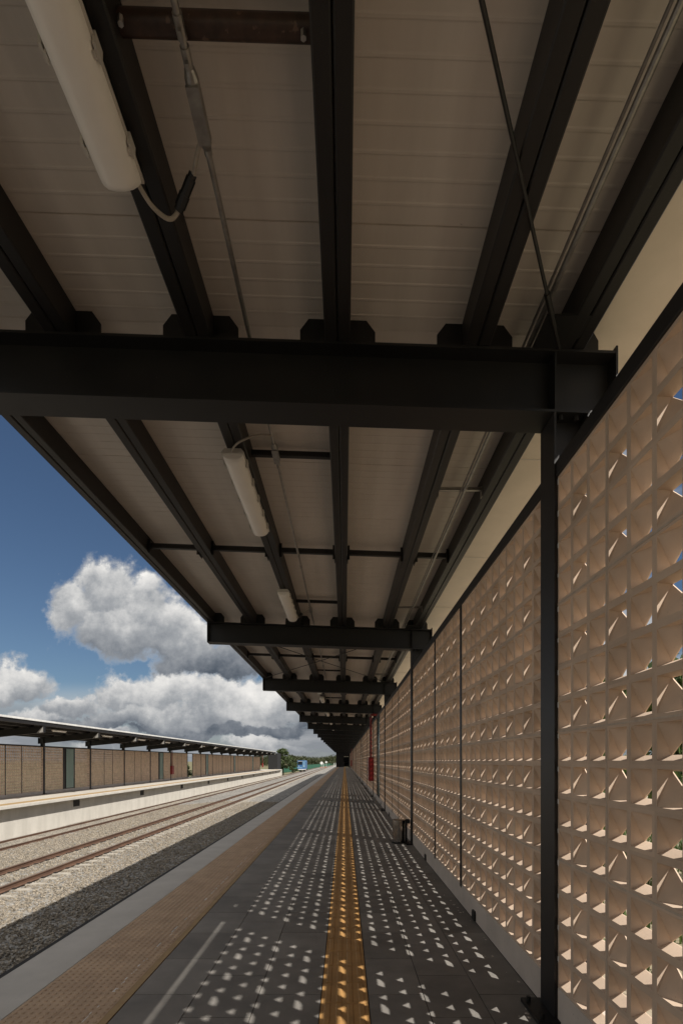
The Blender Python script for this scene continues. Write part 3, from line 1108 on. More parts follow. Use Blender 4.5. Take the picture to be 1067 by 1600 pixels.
oc = empty('platform_canopy', (OX, OY, OZ), math.pi)
tag(oc, 'black steel canopy with white roof edge over the platform across the tracks', 'canopy')
ZO = canopy(oc, 4.085, 0.10, open_near=False, braced=(), end_gusset=True)
ow = empty('screen_wall', (OX, OY, OZ), math.pi)
tag(ow, 'beige perforated block wall with green glass panels on the platform across the tracks', 'wall')
screen_wall(ow, doors=(11, 8, 5, 2, -1, 14), missing=(6,))

# opposite platform body (world coordinates)
XE = OX - EDGE               # edge, about -17.9
b = MB()
Y1o, Y2o = -12.0, 149.0
b.box(OX - 3.0, XE, Y1o, Y2o, OZ - .16, OZ - .004)
b.box(OX - 3.0, XE - .56, Y1o, Y2o - .3, -3.3, OZ - .161)
b.box(OX + .5, XE + .02, Y2o - .3, Y2o + 1.0, -3.3, OZ + .02)
pf2 = b.build('opposite_platform', M['facew'], bevel=.01)
tag(pf2, kind='structure')
b = MB()
b.box(OX - WX + .01, XE - .02, Y1o, Y2o - .32, OZ - .003, OZ)
o = b.build('opposite_paving', M['opfloor'])
tag(o, kind='structure')
b = MB()
b.box(OX + 1.478, OX + 2.15, Y1o, Y2o - .33, OZ + .0005, OZ + .004)
o = b.build('warning_pavement', M['tact_line'])
tag(o, kind='structure')
XF = XE - .56
for i in range(10):
    yy = 36.2 + 11.72 * i
    b = MB()
    b.box(XF - .05, XF + .012, yy - .42, yy + .42, OZ - .72, OZ - .28)
    v_ = b.build('drain_grating', M['black'], pf2)
    f_ = MB()
    for q in range(6):
        f_.box(XF + .0125, XF + .02, yy - .36 + q * .13, yy - .33 + q * .13, OZ - .70, OZ - .30)
    f_.build('bar', M['nosing'], v_)

# lights under the opposite canopy
ox, _ = opp(-1.9, 0)
p2 = None
OLZ = OZ + ZO(-1.9) - .05
for k in range(-1, 19):
    y = colY(k) + 2.3
    o = copy_tree(proto)
    o.location = (ox, y, OLZ)
    near_lab = {4: 'white tube light under the far canopy, at the photo edge side of the first tall column',
                5: 'white tube light under the far canopy, next after the first tall column'}
    tag(o, 'small white tube light in the row under the canopy across the tracks', 'ceiling light', 'tube lights under the opposite canopy')

wx_, _ = opp(WX - .03, 0)
fire_cabinet((wx_, colY(9) + .15, OZ), 'red fire cabinet and pipe on the wall across the tracks, nearer of two', rz=math.pi, group='fire cabinets across the tracks')
fire_cabinet((wx_, 139.0, OZ), 'red fire cabinet at the far end of the wall across the tracks', rz=math.pi, group='fire cabinets across the tracks')
er = empty('station_room', (OX, 150, OZ))
tag(er, 'dark walled room at the far end of the platform across the tracks', 'building')
b = MB()
b.hexa([(-1.25, -.6, -2), (1.35, -.6, -2), (1.35, 8, -2), (-1.25, 8, -2), (-1.25, -.6, 4.35), (1.35, -.6, 4.6), (1.35, 8, 4.6), (-1.25, 8, 4.35)])
b.build('wall', M['dark'], er)

# =================================================================== ground and tracks
b = MB()
S = 3500
b.add([(-S, -S, -3.0), (S, -S, -3.0), (S, S, -3.0), (-S, S, -3.0)], [(0, 1, 2, 3)])
o = b.build('ground', M['ground'])
tag(o, kind='structure')
b = MB()
b.prism([(2.2, -2.9), (2.2, -.25), (14, -.35), (40, -2.9)], lambda p, q, t: (p, t, q), -60, 230)
o = b.build('terrain', M['earth'])
tag(o, kind='structure')
# ballast bed
HB = {}
prof = [(-2.60, -2.13), (-6.5, -2.12), (-8.6, -2.10), (-9.0, -2.085), (-9.70, -2.085), (-9.82, -2.036), (-10.80, -2.036), (-10.98, -2.085), (-11.7, -2.085), (-13.6, -2.30), (-15.2, -2.43), (-17.2, -2.50), (-18.3, -2.70), (-19.2, -2.95)]


def hb(x):
    for (xa, za), (xb, zb) in zip(prof, prof[1:]):
        if xb <= x <= xa:
            return za + (zb - za) * (x - xa) / (xb - xa)
    return prof[0][1] if x > prof[0][0] else prof[-1][1]


xs = np.linspace(-2.55, -19.2, 150)
ys = np.concatenate([np.arange(-15, 60, 0.25), np.arange(60, 700, 4.0)])
X, Yg = np.meshgrid(xs, ys)
Z = np.vectorize(hb)(X)
Z += rng.normal(0, 0.012, Z.shape)
nv = len(xs)
V = np.stack([X, Yg, Z], -1).reshape(-1, 3)
ii, jj = np.meshgrid(np.arange(len(ys) - 1), np.arange(nv - 1), indexing='ij')
a = (ii * nv + jj).ravel()
Fq = np.stack([a, a + nv, a + nv + 1, a + 1], -1)
o = link('ballast', np_mesh('ballast', V, Fq, [M['ballast']]))
tag(o, 'bed of crushed grey ballast between the two platforms', 'ballast', kind='stuff')

# loose stones, one mesh
N_ = 125000
py_ = 6.0 + 42.0 * rng.random(N_) ** 1.35
px_ = -2.62 - (15.6) * rng.random(N_)
vis = px_ > -(py_ * 0.72)
px_, py_ = px_[vis], py_[vis]
n = len(px_)
pz_ = np.vectorize(hb)(px_) + rng.uniform(-.012, .018, n)
# keep sleeper and rail lines clear
R1, R2 = (-9.583, -11.088), (-15.50, -16.82)
ok = np.ones(n, bool)
for rx in R1 + R2:
    ok &= np.abs(px_ - rx) > .10
SP = 0.72
sl = (np.abs(((py_ - 5.0 + SP / 2) % SP) - SP / 2) < .125) & (px_ < -8.95) & (px_ > -11.75)
ok &= ~(sl & (rng.random(n) > np.where((px_ < -9.78) & (px_ > -10.85), 1.1, np.where(px_ < -11.2, .6, .22))))
px_, py_, pz_ = px_[ok], py_[ok], pz_[ok]
n = len(px_)
cube = np.array([(-1, -1, -1), (1, -1, -1), (1, 1, -1), (-1, 1, -1), (-1, -1, 1), (1, -1, 1), (1, 1, 1), (-1, 1, 1)], float)
cf = np.array([(0, 3, 2, 1), (4, 5, 6, 7), (0, 1, 5, 4), (1, 2, 6, 5), (2, 3, 7, 6), (3, 0, 4, 7)])
sz = rng.uniform(.013, .032, (n, 1, 1)) * rng.uniform(.7, 1.25, (n, 1, 3))
vv = cube[None] * sz * rng.uniform(.55, 1.1, (n, 8, 3))
ang = rng.uniform(0, 2 * np.pi, n)
til = rng.uniform(-.7, .7, n)
ca, sa, ct, st = np.cos(ang), np.sin(ang), np.cos(til), np.sin(til)
x_, y_, z_ = vv[..., 0], vv[..., 1], vv[..., 2]
y2, z2 = y_ * ct[:, None] - z_ * st[:, None], y_ * st[:, None] + z_ * ct[:, None]
x3, y3 = x_ * ca[:, None] - y2 * sa[:, None], x_ * sa[:, None] + y2 * ca[:, None]
V = np.stack([x3 + px_[:, None], y3 + py_[:, None], z2 + pz_[:, None]], -1).reshape(-1, 3)
Fq = (cf[None] + (np.arange(n) * 8)[:, None, None]).reshape(-1, 4)
o = link('gravel', np_mesh('gravel', V, Fq, [M['stone']]))
tag(o, 'loose crushed stones lying over the ballast bed beside the tracks', 'gravel', kind='stuff')

# rails
RP = [(-.07, 0), (.07, 0), (.07, .014), (.012, .032), (.010, .120), (.036, .134), (.036, .165), (.028, .172), (-.028, .172), (-.036, .165), (-.036, .134), (-.010, .120), (-.012, .032), (-.07, .014)]


def rail(x, zt_, root, y0=-14, y1=690):
    b = MB()
    n = len(RP)
    v = [(x + p, y0, zt_ - .172 + q) for p, q in RP] + [(x + p, y1, zt_ - .172 + q) for p, q in RP]
    for i in range(n):
        top = 1 if i in (7, 6, 8) else 0
        b.add([v[i], v[(i + 1) % n], v[n + (i + 1) % n], v[n + i]], [(0, 1, 2, 3)], top)
    me = bpy.data.meshes.new('rail')
    bm = bmesh.new()
    me.from_pydata(b.v, [], b.f)
    me.materials.append(M['rail'])
    me.materials.append(M['railtop'])
    me.polygons.foreach_set('material_index', b.mi)
    bm.from_mesh(me)
    bmesh.ops.remove_doubles(bm, verts=bm.verts, dist=1e-5)
    bmesh.ops.recalc_face_normals(bm, faces=bm.faces)
    bm.to_mesh(me)
    bm.free()
    link('rail', me, root)


t1 = empty('railway_track', (0, 0, 0))
tag(t1, 'rusty railway track on pale concrete sleepers, nearer to the dark tiled platform', 'railway track')
for x in R1:
    rail(x, CAM_H - 3.50, t1)
t2 = empty('railway_track', (0, 0, 0))
tag(t2, 'rusty railway track half buried in dirt next to the platform across', 'railway track')
for x in R2:
    rail(x, CAM_H - 3.93, t2)
zs = CAM_H - 3.50 - .182
sb = MB()
sb.hexa([(-11.68, -.135, zs - .2), (-9.0, -.135, zs - .2), (-9.0, .135, zs - .2), (-11.68, .135, zs - .2),
         (-11.64, -.115, zs), (-9.04, -.115, zs), (-9.04, .115, zs), (-11.64, .115, zs)], 0)
for rx in R1:
    for s in (-1, 1):
        sb.box(rx + s * .115 - .045, rx + s * .115 + .045, -.055, .055, zs, zs + .04, 1)
SLM = sb.mesh('sleeper', [M['sleeper'], M['nosing']])
i0 = 12
for i in range(i0, i0 + 100):
    link('sleeper', SLM, t1, loc=(0, 5.0 + SP * i, 0))
V, Fq = [], []
for i in range(i0 + 100, i0 + 420):
    y = 5.0 + SP * i
    o_ = len(V)
    V += [(-11.64, y - .115, zs), (-9.04, y - .115, zs), (-9.04, y + .115, zs), (-11.64, y + .115, zs)]
    V += [(p[0], p[1], zs - .15) for p in V[-4:]]
    Fq += [tuple(o_ + q for q in f) for f in ((0, 1, 2, 3), (0, 4, 5, 1), (1, 5, 6, 2), (2, 6, 7, 3), (3, 7, 4, 0))]
o = link('sleepers', np_mesh('sleepers', np.array(V), np.array(Fq), [M['sleeper']]), t1)
o['kind'] = 'stuff'
# dirt shoulder over the far track
b = MB()
dv, df = [], []
ysd = np.arange(-14, 150, 1.0)
for i, y in enumerate(ysd):
    w = .10 * math.sin(y * .21) + .06 * math.sin(y * .9)
    for j, (x, z) in enumerate(((-15.62, -2.44), (-15.9 + w, -2.405), (-16.3, -2.385 + w * .1), (-16.70, -2.41), (-16.95, -2.42), (-17.4 + w, -2.50), (-18.42, -2.69 + max(0, w) * .5))):
        dv.append((x, y, z + random.uniform(-.012, .012)))
for i in range(len(ysd) - 1):
    for j in range(6):
        a_ = i * 7 + j
        df.append((a_, a_ + 7, a_ + 8, a_ + 1))
b.add(dv, df)
o = b.build('dirt', M['soil'])
tag(o, 'sandy dirt lying over the ballast of the far track', 'dirt', kind='stuff')

# =================================================================== far things
def leaf_cloud(n, centers, radii, size, flat=0.75):
    idx = rng.integers(0, len(centers), n)
    c = np.array(centers)[idx]
    r = np.array(radii)[idx]
    d = rng.normal(0, 1, (n, 3))
    d /= np.linalg.norm(d, axis=1, keepdims=True)
    rad = rng.random(n) ** 0.45
    p = c + d * r[:, None] * rad[:, None] * np.array([1, 1, flat])
    u = rng.normal(0, 1, (n, 3))
    u /= np.linalg.norm(u, axis=1, keepdims=True)
    w = np.cross(u, rng.normal(0, 1, (n, 3)))
    w /= np.linalg.norm(w, axis=1, keepdims=True)
    s = size * rng.uniform(.6, 1.3, (n, 1))
    V = np.stack([p - u * s, p + w * s * .55, p + u * s, p - w * s * .55], 1).reshape(-1, 3)
    Fq = np.arange(n * 4).reshape(-1, 4)
    return V, Fq


def tree_meshes(h, spread, nclump, nleaf, size, seedy, trunk=True, leafm='leaf'):
    rr = random.Random(seedy)
    tb_ = MB()
    pts = [(0, 0, 0), (rr.uniform(-.1, .1), rr.uniform(-.1, .1), h * .25), (rr.uniform(-.2, .2), rr.uniform(-.2, .2), h * .5), (rr.uniform(-.3, .3), rr.uniform(-.3, .3), h * .8)]
    tb_.tube(pts, [h * .028, h * .022, h * .015, h * .006], 8)
    cs, rs = [], []
    for i in range(nclump):
        an = rr.uniform(0, 6.283)
        zz = h * rr.uniform(.30, .92)
        k = math.sin(min(1, (zz / h - .2) / .75) * math.pi) ** .6
        q = spread * k * rr.uniform(.25, 1.0)
        c = (math.cos(an) * q, math.sin(an) * q, zz)
        cs.append(c)
        rs.append(spread * rr.uniform(.20, .42))
        st_ = Vector(pts[1]).lerp(Vector(pts[3]), max(0, min(1, (zz / h - .3) / .6)) * .8)
        tb_.tube([st_, st_.lerp(Vector(c), .5) + Vector((0, 0, .08 * h * .3)), Vector(c)], [h * .010, h * .006, h * .003], 5)
    V, Fq = leaf_cloud(nleaf, cs, rs, size)
    return tb_.mesh('trunk', M['bark']), np_mesh('crown', V, Fq, [M[leafm]])


def tree(name, loc, meshes, label, cat, group=None, s=1, rz=0):
    r = empty(name, loc, rz)
    r.scale = (s, s, s)
    tag(r, label, cat, group)
    link('trunk', meshes[0], r)
    link('crown', meshes[1], r)
    return r


TM1 = tree_meshes(7.6, 2.9, 26, 5200, .20, 3)
tree('broadleaf_tree', (-18.9, 162, -3), TM1, 'bushy green tree standing just past the end of the far canopy', 'tree', s=1.12)
TM2 = tree_meshes(5.2, 2.6, 18, 3000, .20, 5)
tree('broadleaf_tree', (-23.0, 176, -3), TM2, 'lower tree left of the bushy tree, behind the opposite platform end', 'tree', s=1.0)
tree('broadleaf_tree', (-16.9, 176, -3), TM2, 'low bushy tree between the tall tree and the blue rail vehicle', 'tree', s=.82, rz=2)
tree('broadleaf_tree', (OX - 5.2, 82.5, -3), TM2, 'small tree seen through the gap in the block wall across the tracks', 'tree', s=.85, rz=1)
# woods on the horizon
cs, rs = [], []
for i in range(190):
    Yw = rng.uniform(430, 640)
    xw = rng.uniform(-.22, .03) * Yw + rng.uniform(-4, 4)
    top = 2.0 + 6.2 * (.5 + .5 * math.sin(xw * .09 + 1.0)) * .7 + rng.uniform(-1.2, 2.4)
    for q in range(3):
        cs.append((xw + rng.uniform(-3, 3), Yw + rng.uniform(-3, 3), -2.6 + (top + 2.6) * (q + 1) / 3.4))
        rs.append(rng.uniform(2.4, 4.2))
V, Fq = leaf_cloud(42000, cs, rs, .62, .8)
o = link('woods', np_mesh('woods', V, Fq, [M['leafd']]))
tag(o, 'dark green woods along the horizon at the end of the tracks', 'woods', kind='stuff')

# green fence
gf = empty('mesh_fence', (-24, 178, -3))
tag(gf, 'long dark green fence running along the far side of the tracks', 'fence')
P0, P1 = Vector((-24.4, 190, -2.9)), Vector((-9.0, 470, -2.9))
dv = P1 - P0
nn = Vector((dv.y, -dv.x, 0)).normalized() * .06
g = MB()
loc = Vector(gf.location)
A, B = P0 - loc, P1 - loc
g.hexa([A + nn, B + nn, B - nn, A - nn] and [tuple(A + nn), tuple(B + nn), tuple(B - nn), tuple(A - nn)] +
       [tuple(q + Vector((0, 0, 2.5))) for q in (A + nn, B + nn, B - nn, A - nn)])
g.build('mesh_screen', M['greenf'], gf)
for i in range(30):
    q = A + (B - A) * i / 29
    k = MB()
    k.tube([q + nn * 1.6, q + nn * 1.6 + Vector((0, 0, 2.65))], .06, 6)
    k.build('post', M['greenf'], gf)

# blue rail vehicle
vy, vx, vz = 196.0, -16.15, CAM_H - 3.93
rv = empty('rail_vehicle', (vx, vy, vz))
tag(rv, 'blue and white rail maintenance vehicle standing on the far track', 'rail vehicle')
b = MB()
b.prism([(-1.55, .9), (1.55, .9), (1.6, 1.4), (1.6, 3.5), (1.35, 4.15), (-1.35, 4.15), (-1.6, 3.5), (-1.6, 1.4)], lambda p, q, t: (p, t, q), 0, 9)
b.build('body', M['bluev'], rv, bevel=.06)
b = MB()
b.prism([(-1.2, 2.55), (.35, 2.55), (.35, 3.75), (-1.2, 3.75)], lambda p, q, t: (p, t, q), -.04, .02)
w_ = b.build('windscreen', M['wglass'], rv)
b = MB()
b.prism([(-1.3, 3.76), (.45, 3.76), (.45, 3.86), (-1.3, 3.86)], lambda p, q, t: (p, t, q), -.07, .02)
b.build('visor', M['white'], w_)
b = MB()
b.box(.5, 1.45, -.05, .01, 1.5, 3.9)
b.box(-1.45, .4, -.05, .01, 1.25, 1.75)
b.build('panel', M['lightblue'], rv)
b = MB()
b.box(-1.6, 1.6, -.35, .3, .62, .92)
b.box(-1.75, -1.3, -.6, -.3, .7, 1.0)
b.box(1.3, 1.75, -.6, -.3, .7, 1.0)
b.build('buffer', M['white'], rv)
for sx in (-1, 1):
    for yy in (1.0, 2.6, 6.5, 8.0):
        b = MB()
        b.tube([(sx * .62, yy, .42), (sx * .80, yy, .42)], .42, 16)
        b.build('wheel', M['nosing'], rv)
    b = MB()
    b.tube([(sx * .95, -.03, 2.0), (sx * .95, -.09, 2.0)], .14, 12)
    b.build('headlight', M['white'], rv)
b = MB()
b.box(-1.5, 1.5, .4, 8.6, .45, .9)
b.build('chassis', M['nosing'], rv)

# trackside signs and posts
def sign(px, Yd, zb, zt_, r, label, shape=12, white=True):
    x = (px - VPX) * Yd / F_PX
    s = empty('trackside_sign', (x, Yd, zb))
    tag(s, label, 'sign', 'white signs by the far end of the tracks')
    k = MB()
    k.tube([(0, 0, 0), (0, 0, zt_ - zb)], .07, 8)
    k.build('pole', M['white'], s)
    k = MB()
    k.prism([(r * math.sin(i * 2 * math.pi / shape), zt_ - zb - r * .9 + r * math.cos(i * 2 * math.pi / shape)) for i in range(shape)], lambda p, q, t: (p, t, q), -.12, -.06)
    k.build('plate', M['white'], s)


sign(502.5, 297, -2.05, 1.2, .85, 'white round trackside sign, closer to the green fence', 12)
sign(509.7, 318, -2.05, 1.6, .75, 'white diamond trackside sign, closer to the near platform', 4)
for i, px in enumerate((505.5, 521.8, 524.3)):
    Yd = (300, 330, 350)[i]
    x = (px - VPX) * Yd / F_PX
    k = MB()
    k.tube([(0, 0, 0), (0, 0, 2.3), (0, 0, 2.5)], [.12, .12, .05], 8)
    o = k.build('marker_post', M['white'])
    o.location = (x, Yd, -2.05)
    tag(o, ('thin white marker post between the two white trackside signs', 'left of the two white marker posts beside the dark end room',
            'right of the two white marker posts touching the dark end room')[i], 'post', 'white marker posts by the tracks')
sw = empty('switch_stand', (-11.3, 285, -2.05))
tag(sw, 'rust orange track switch gear lying in front of the white signs', 'track switch')
k = MB()
k.box(-1.6, 1.9, -.3, .3, .05, .22)
k.box(-2.0, -1.4, -.5, .9, .1, .5)
k.build('frame', M['orange'], sw)
k = MB()
k.box(.3, 1.0, -.5, .6, .2, .62)
k.build('motor_box', M['orange'], sw)
k = MB()
k.tube([(-.5, 0, .2), (-.2, 0, 1.1)], .05, 6)
k.build('lever', M['orange'], sw)

# shrubs behind the near wall, seen through the openings
SM = tree_meshes(3.4, 1.7, 16, 3600, .085, 9, leafm='leafs')
SM2 = tree_meshes(2.7, 1.5, 14, 3000, .075, 21, leafm='leafs')
shr = [(5.2, 7.4, SM, 'leafy shrub seen through the nearest block openings at the photo edge'),
       (6.3, 9.6, SM2, 'leafy shrub behind the block wall, seen through openings beside the first column'),
       (5.6, 12.2, SM, 'leafy shrub hidden mostly by the block wall beyond the first column'),
       (7.4, 15.5, SM2, 'leafy shrub hidden mostly by the block wall beyond the first column'),
       (6.2, 4.9, SM2, 'leafy shrub low behind the openings at the right photo edge')]
for i, (x, y, sm, lab) in enumerate(shr):
    tree('leafy_shrub', (x, y, -.3), sm, lab, 'shrub', 'shrubs behind the block wall', s=1.0 + .07 * (i % 3), rz=i * 1.3)
# weeds on that side
V, Fq = [], []
n = 9000
gx = rng.uniform(2.3, 9, n)
gy = rng.uniform(1.5, 18, n)
hgt = rng.uniform(.08, .32, n)
a_ = rng.uniform(0, 6.283, n)
dx, dy = np.cos(a_) * .02, np.sin(a_) * .02
lx, ly = rng.normal(0, .07, n), rng.normal(0, .07, n)
zb = -.27
V = np.stack([np.stack([gx - dx, gy - dy, np.full(n, zb - .03)], -1), np.stack([gx + dx, gy + dy, np.full(n, zb - .03)], -1), np.stack([gx + lx, gy + ly, zb + hgt], -1)], 1).reshape(-1, 3)
o = link('weeds', np_mesh('weeds', V, np.arange(n * 3).reshape(-1, 3), [M['leafs']]))
tag(o, 'low green weeds on the ground behind the block wall', 'weeds', kind='stuff')

# =================================================================== sky, sun, camera
SUN = Vector((1.0, -0.812, 1.38)).normalized()      # towards the sun
el = math.asin(SUN.z)
az = math.atan2(SUN.x, SUN.y)                       # clockwise from +Y
w = bpy.data.worlds.new('World')
SC.world = w
w.use_nodes = True
nt = w.node_tree
N, L = nt.nodes, nt.links
N.clear()
wo = N.new('ShaderNodeOutputWorld')
bg = N.new('ShaderNodeBackground')
bg.inputs[1].default_value = 0.10
L.new(bg.outputs[0], wo.inputs[0])
sky = N.new('ShaderNodeTexSky')
sky.sky_type = 'NISHITA'
sky.sun_disc = False
sky.sun_elevation = el
sky.sun_rotation = az
sky.altitude = 50
sky.air_density = 1.0
sky.dust_density = 0.6
sky.ozone_density = 2.5


def math_n(op, a, b=None, clamp=False):
    n = N.new('ShaderNodeMath')
    n.operation = op
    n.use_clamp = clamp
    for i, s in enumerate((a, b)):
        if s is None:
            continue
        if isinstance(s, (int, float)):
            n.inputs[i].default_value = s
        else:
            L.new(s, n.inputs[i])
    return n.outputs[0]


def maprange(v, a, b, c, d, smooth=True):
    n = N.new('ShaderNodeMapRange')
    n.interpolation_type = 'SMOOTHSTEP' if smooth else 'LINEAR'
    L.new(v, n.inputs[0])
    for i, q in enumerate((a, b, c, d)):
        n.inputs[i + 1].default_value = q
    return n.outputs[0]


tc = N.new('ShaderNodeTexCoord')
sep = N.new('ShaderNodeSeparateXYZ')
L.new(tc.outputs['Generated'], sep.inputs[0])
ym = math_n('MAXIMUM', sep.outputs[1], 0.02)
u0 = math_n('DIVIDE', sep.outputs[0], ym)
v0 = math_n('DIVIDE', sep.outputs[2], ym)
cmb = N.new('ShaderNodeCombineXYZ')
L.new(u0, cmb.inputs[0])
L.new(v0, cmb.inputs[1])


def fbm(scale, detail=7, rough=.55, off=(0, 0, 0), st=(1, 1, 1)):
    mp = N.new('ShaderNodeMapping')
    mp.inputs['Location'].default_value = off
    mp.inputs['Scale'].default_value = st
    L.new(cmb.outputs[0], mp.inputs[0])
    n = N.new('ShaderNodeTexNoise')
    n.inputs['Scale'].default_value = scale
    n.inputs['Detail'].default_value = detail
    n.inputs['Roughness'].default_value = rough
    L.new(mp.outputs[0], n.inputs['Vector'])
    return n


# warped coordinates give the puffy outlines
wn = fbm(9, 8, .6)
wsub = N.new('ShaderNodeVectorMath')
wsub.operation = 'SUBTRACT'
L.new(wn.outputs['Color'], wsub.inputs[0])
wsub.inputs[1].default_value = (.5, .5, .5)
wsc = N.new('ShaderNodeVectorMath')
wsc.operation = 'SCALE'
L.new(wsub.outputs[0], wsc.inputs[0])
wsc.inputs['Scale'].default_value = 0.115
wadd = N.new('ShaderNodeVectorMath')
wadd.operation = 'ADD'
L.new(cmb.outputs[0], wadd.inputs[0])
L.new(wsc.outputs[0], wadd.inputs[1])
wflat = N.new('ShaderNodeVectorMath')
wflat.operation = 'MULTIPLY'
L.new(wadd.outputs[0], wflat.inputs[0])
wflat.inputs[1].default_value = (1, 1, 0)

# (px, py, rx, ry, brightness, vertical shading)   centres in image-plane directions
PUFF = [
    (112, 938, 42, 42, 0.53, .26), (166, 915, 50, 54, 0.57, .28), (222, 948, 44, 46, 0.53, .26), (185, 985, 86, 48, 0.41, .26),
    (265, 985, 54, 56, 0.47, .30), (300, 1000, 46, 48, 0.45, .30), (350, 1038, 74, 36, 0.17, .18), (292, 1032, 54, 36, 0.26, .22),
    (32, 1064, 56, 38, 0.59, .36), (-15, 1078, 46, 36, 0.57, .34),
    (112, 1104, 64, 20, 0.47, .26), (195, 1083, 54, 28, 0.57, .28), (252, 1077, 58, 36, 0.59, .28), (325, 1092, 72, 40, 0.65, .26), (395, 1106, 76, 38, 0.61, .22),
    (250, 1118, 140, 28, 0.41, .26), (450, 1110, 60, 26, 0.49, .2),
    (60, 1120, 56, 16, 0.53, .22),
    (170, 1152, 46, 13, 0.51, .22), (405, 1160, 48, 20, 0.57, .22), (450, 1172, 40, 12, 0.45, .15),
    (350, 1140, 230, 13, 0.15, .05), (120, 1135, 130, 15, 0.20, .1),
]
dens, brt = None, None
for (px, py, rx, ry, br, vs) in PUFF:
    cu, cv = (px - VPX) / F_PX, (VPY - py) / F_PX
    s1 = N.new('ShaderNodeVectorMath')
    s1.operation = 'SUBTRACT'
    L.new(wflat.outputs[0], s1.inputs[0])
    s1.inputs[1].default_value = (cu, cv, 0)
    s2 = N.new('ShaderNodeVectorMath')
    s2.operation = 'MULTIPLY'
    L.new(s1.outputs[0], s2.inputs[0])
    s2.inputs[1].default_value = (F_PX / rx, F_PX / ry, 0)
    s3 = N.new('ShaderNodeVectorMath')
    s3.operation = 'LENGTH'
    L.new(s2.outputs[0], s3.inputs[0])
    d = math_n('SUBTRACT', 1.0, s3.outputs['Value'])
    sx = N.new('ShaderNodeSeparateXYZ')
    L.new(s2.outputs[0], sx.inputs[0])
    bb = math_n('MULTIPLY_ADD', sx.outputs[1], vs)
    bb.node.inputs[2].default_value = br
    if dens is None:
        dens, brt = d, bb
    else:
        diff = math_n('SUBTRACT', d, dens)
        k = maprange(diff, -.22, .22, 0, 1)
        mx = N.new('ShaderNodeMix')
        mx.data_type = 'FLOAT'
        L.new(k, mx.inputs[0])
        L.new(brt, mx.inputs[2])
        L.new(bb, mx.inputs[3])
        brt = mx.outputs[0]
        dens = math_n('MAXIMUM', dens, d)
fine = fbm(30, 10, .66, off=(3, 1, 0))
fin = math_n('SUBTRACT', fine.outputs['Fac'], .5)
dens2 = math_n('MULTIPLY_ADD', fin, .75)
L.new(dens, dens2.node.inputs[2])
mid = fbm(13, 7, .6, off=(7, 2, 0))
md = math_n('SUBTRACT', mid.outputs['Fac'], .5)
dens3 = math_n('MULTIPLY_ADD', md, 1.1)
L.new(dens2, dens3.node.inputs[2])
alpha = maprange(dens3, -.15, .30, 0, 1)
b1 = math_n('MULTIPLY_ADD', md, .75)
L.new(brt, b1.node.inputs[2])
b2 = math_n('MULTIPLY_ADD', fin, .55)
L.new(b1, b2.node.inputs[2])
# low layer near the horizon
lay = fbm(5.5, 8, .6, off=(1, 5, 0), st=(1, 4.5, 1))
lcov = maprange(v0, .075, .155, 1, 0)
lmask = math_n('MULTIPLY', lcov, maprange(lay.outputs['Fac'], .34, .52, .55, 1))
lbr = maprange(lay.outputs['Fac'], .35, .68, .16, .46)
mixb = N.new('ShaderNodeMix')
mixb.data_type = 'FLOAT'
L.new(alpha, mixb.inputs[0])
L.new(lbr, mixb.inputs[2])
L.new(b2, mixb.inputs[3])
alltot = math_n('MAXIMUM', alpha, lmask, True)
front = maprange(sep.outputs[1], .02, .25, 0, 1)
alltot = math_n('MULTIPLY', alltot, front)
# added clouds, mostly out of view, as fill light; denser on the left
gn = N.new('ShaderNodeTexNoise')
gn.inputs['Scale'].default_value = 2.3
gn.inputs['Detail'].default_value = 8
gm = N.new('ShaderNodeMapping')
gm.inputs['Scale'].default_value = (1, 1, 2.2)
L.new(tc.outputs['Generated'], gm.inputs[0])
L.new(gm.outputs[0], gn.inputs['Vector'])
inframe = math_n('MULTIPLY', maprange(u0, -.86, -.70, 0, 1), maprange(sep.outputs[1], .1, .3, 0, 1))
outframe = math_n('SUBTRACT', 1.0, inframe)
left = maprange(sep.outputs[0], -.05, .35, 1, 0)
cov = math_n('MULTIPLY_ADD', left, .14)
L.new(math_n('ADD', gn.outputs['Fac'], .125), cov.node.inputs[2])
ga = maprange(cov, .52, .64, 0, 1)
ga = math_n('MULTIPLY', ga, math_n('MAXIMUM', outframe, maprange(sep.outputs[0], .1, .3, 0, 1)))
tot = math_n('MAXIMUM', alltot, ga, True)
mixb2 = N.new('ShaderNodeMix')
mixb2.data_type = 'FLOAT'
L.new(math_n('MAXIMUM', alltot, .0), mixb2.inputs[0])
L.new(math_n('MULTIPLY_ADD', left, .10), mixb2.inputs[2])
L.new(maprange(gn.outputs['Fac'], .40, .75, .55, .80), mixb2.inputs[2].links[0].from_node.inputs[2])
L.new(mixb.outputs[0], mixb2.inputs[3])
cr = N.new('ShaderNodeValToRGB')
e = cr.color_ramp.elements
e[0].position, e[0].color = 0.0, (.085, .105, .135, 1)
e[1].position, e[1].color = 1.0, (1.0, .97, .92, 1)
for p, c in ((.2, (.20, .22, .25, 1)), (.45, (.36, .375, .395, 1)), (.7, (.66, .655, .645, 1))):
    x = e.new(p)
    x.color = c
L.new(mixb2.outputs[0], cr.inputs[0])
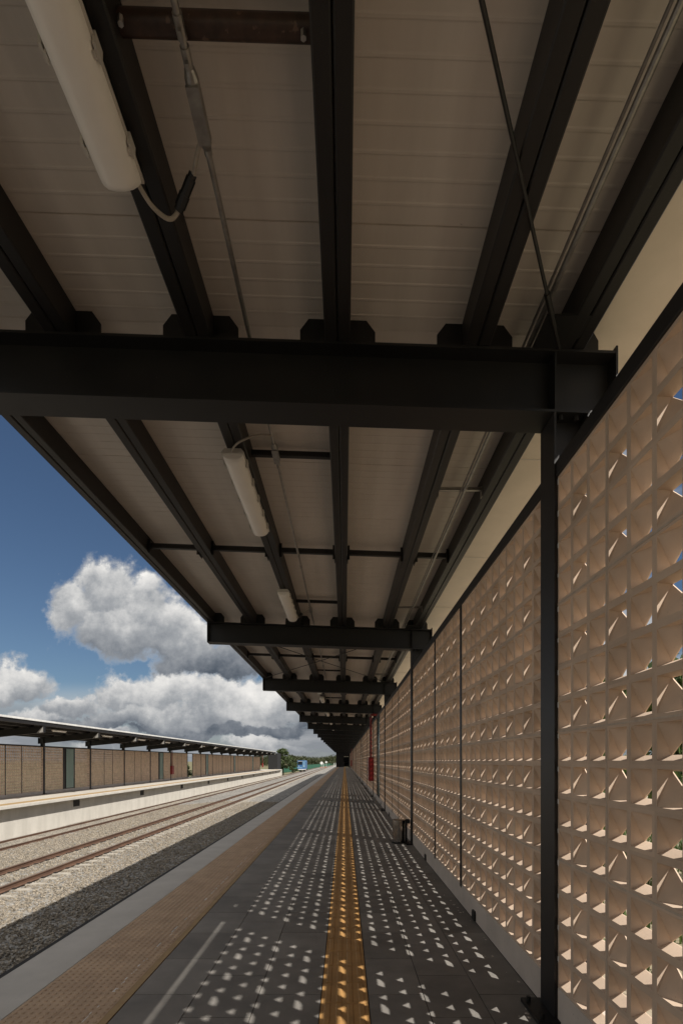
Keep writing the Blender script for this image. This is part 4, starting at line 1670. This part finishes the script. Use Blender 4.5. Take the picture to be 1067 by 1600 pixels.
csc = N.new('ShaderNodeVectorMath')
csc.operation = 'SCALE'
L.new(cr.outputs[0], csc.inputs[0])
csc.inputs['Scale'].default_value = 8.1
zfac = maprange(sep.outputs[2], .70, .90, .62, 1.75)  # added brightening of the unseen overhead-left clouds, for fill light
zout = math_n('MULTIPLY', outframe, left)
zmix = N.new('ShaderNodeMix')
zmix.data_type = 'FLOAT'
L.new(zout, zmix.inputs[0])
zmix.inputs[2].default_value = 1.0
L.new(zfac, zmix.inputs[3])
L.new(math_n('MULTIPLY', zmix.outputs[0], 8.1), csc.inputs['Scale'])
CLOUD_SCALE = csc
sks = N.new('ShaderNodeVectorMath')
sks.operation = 'MULTIPLY'
L.new(sky.outputs[0], sks.inputs[0])
sks.inputs[1].default_value = (.40, .445, .487)
mixc = N.new('ShaderNodeMix')
mixc.data_type = 'RGBA'
L.new(tot, mixc.inputs[0])
L.new(sks.outputs[0], mixc.inputs[6])
L.new(csc.outputs[0], mixc.inputs[7])
L.new(mixc.outputs[2], bg.inputs[0])

sl_ = bpy.data.lights.new('sun', 'SUN')
sl_.energy = 5.0
sl_.angle = R(0.5)
sl_.color = (1.0, 0.95, 0.87)
so = bpy.data.objects.new('sun', sl_)
COL.objects.link(so)
so.rotation_euler = SUN.to_track_quat('Z', 'Y').to_euler()

cam = bpy.data.cameras.new('camera')
cam.sensor_fit = 'HORIZONTAL'
cam.sensor_width = 24.0
cam.lens = F_PX / 1067.0 * 24.0
cam.shift_x = -(VPX - 533.5) / 1067.0
cam.shift_y = (VPY - 800.0) / 1067.0
cam.clip_start = 0.05
cam.clip_end = 8000
co = bpy.data.objects.new('camera', cam)
COL.objects.link(co)
co.location = (0, 0, CAM_H)
co.rotation_euler = (R(90), 0, 0)
SC.camera = co

SC.view_settings.view_transform = 'Standard'
SC.view_settings.look = 'None'
SC.view_settings.gamma = 1.0
SC.view_settings.exposure = 0.3
SC.cycles.max_bounces = 10
SC.cycles.diffuse_bounces = 6
SC.cycles.use_denoising = True
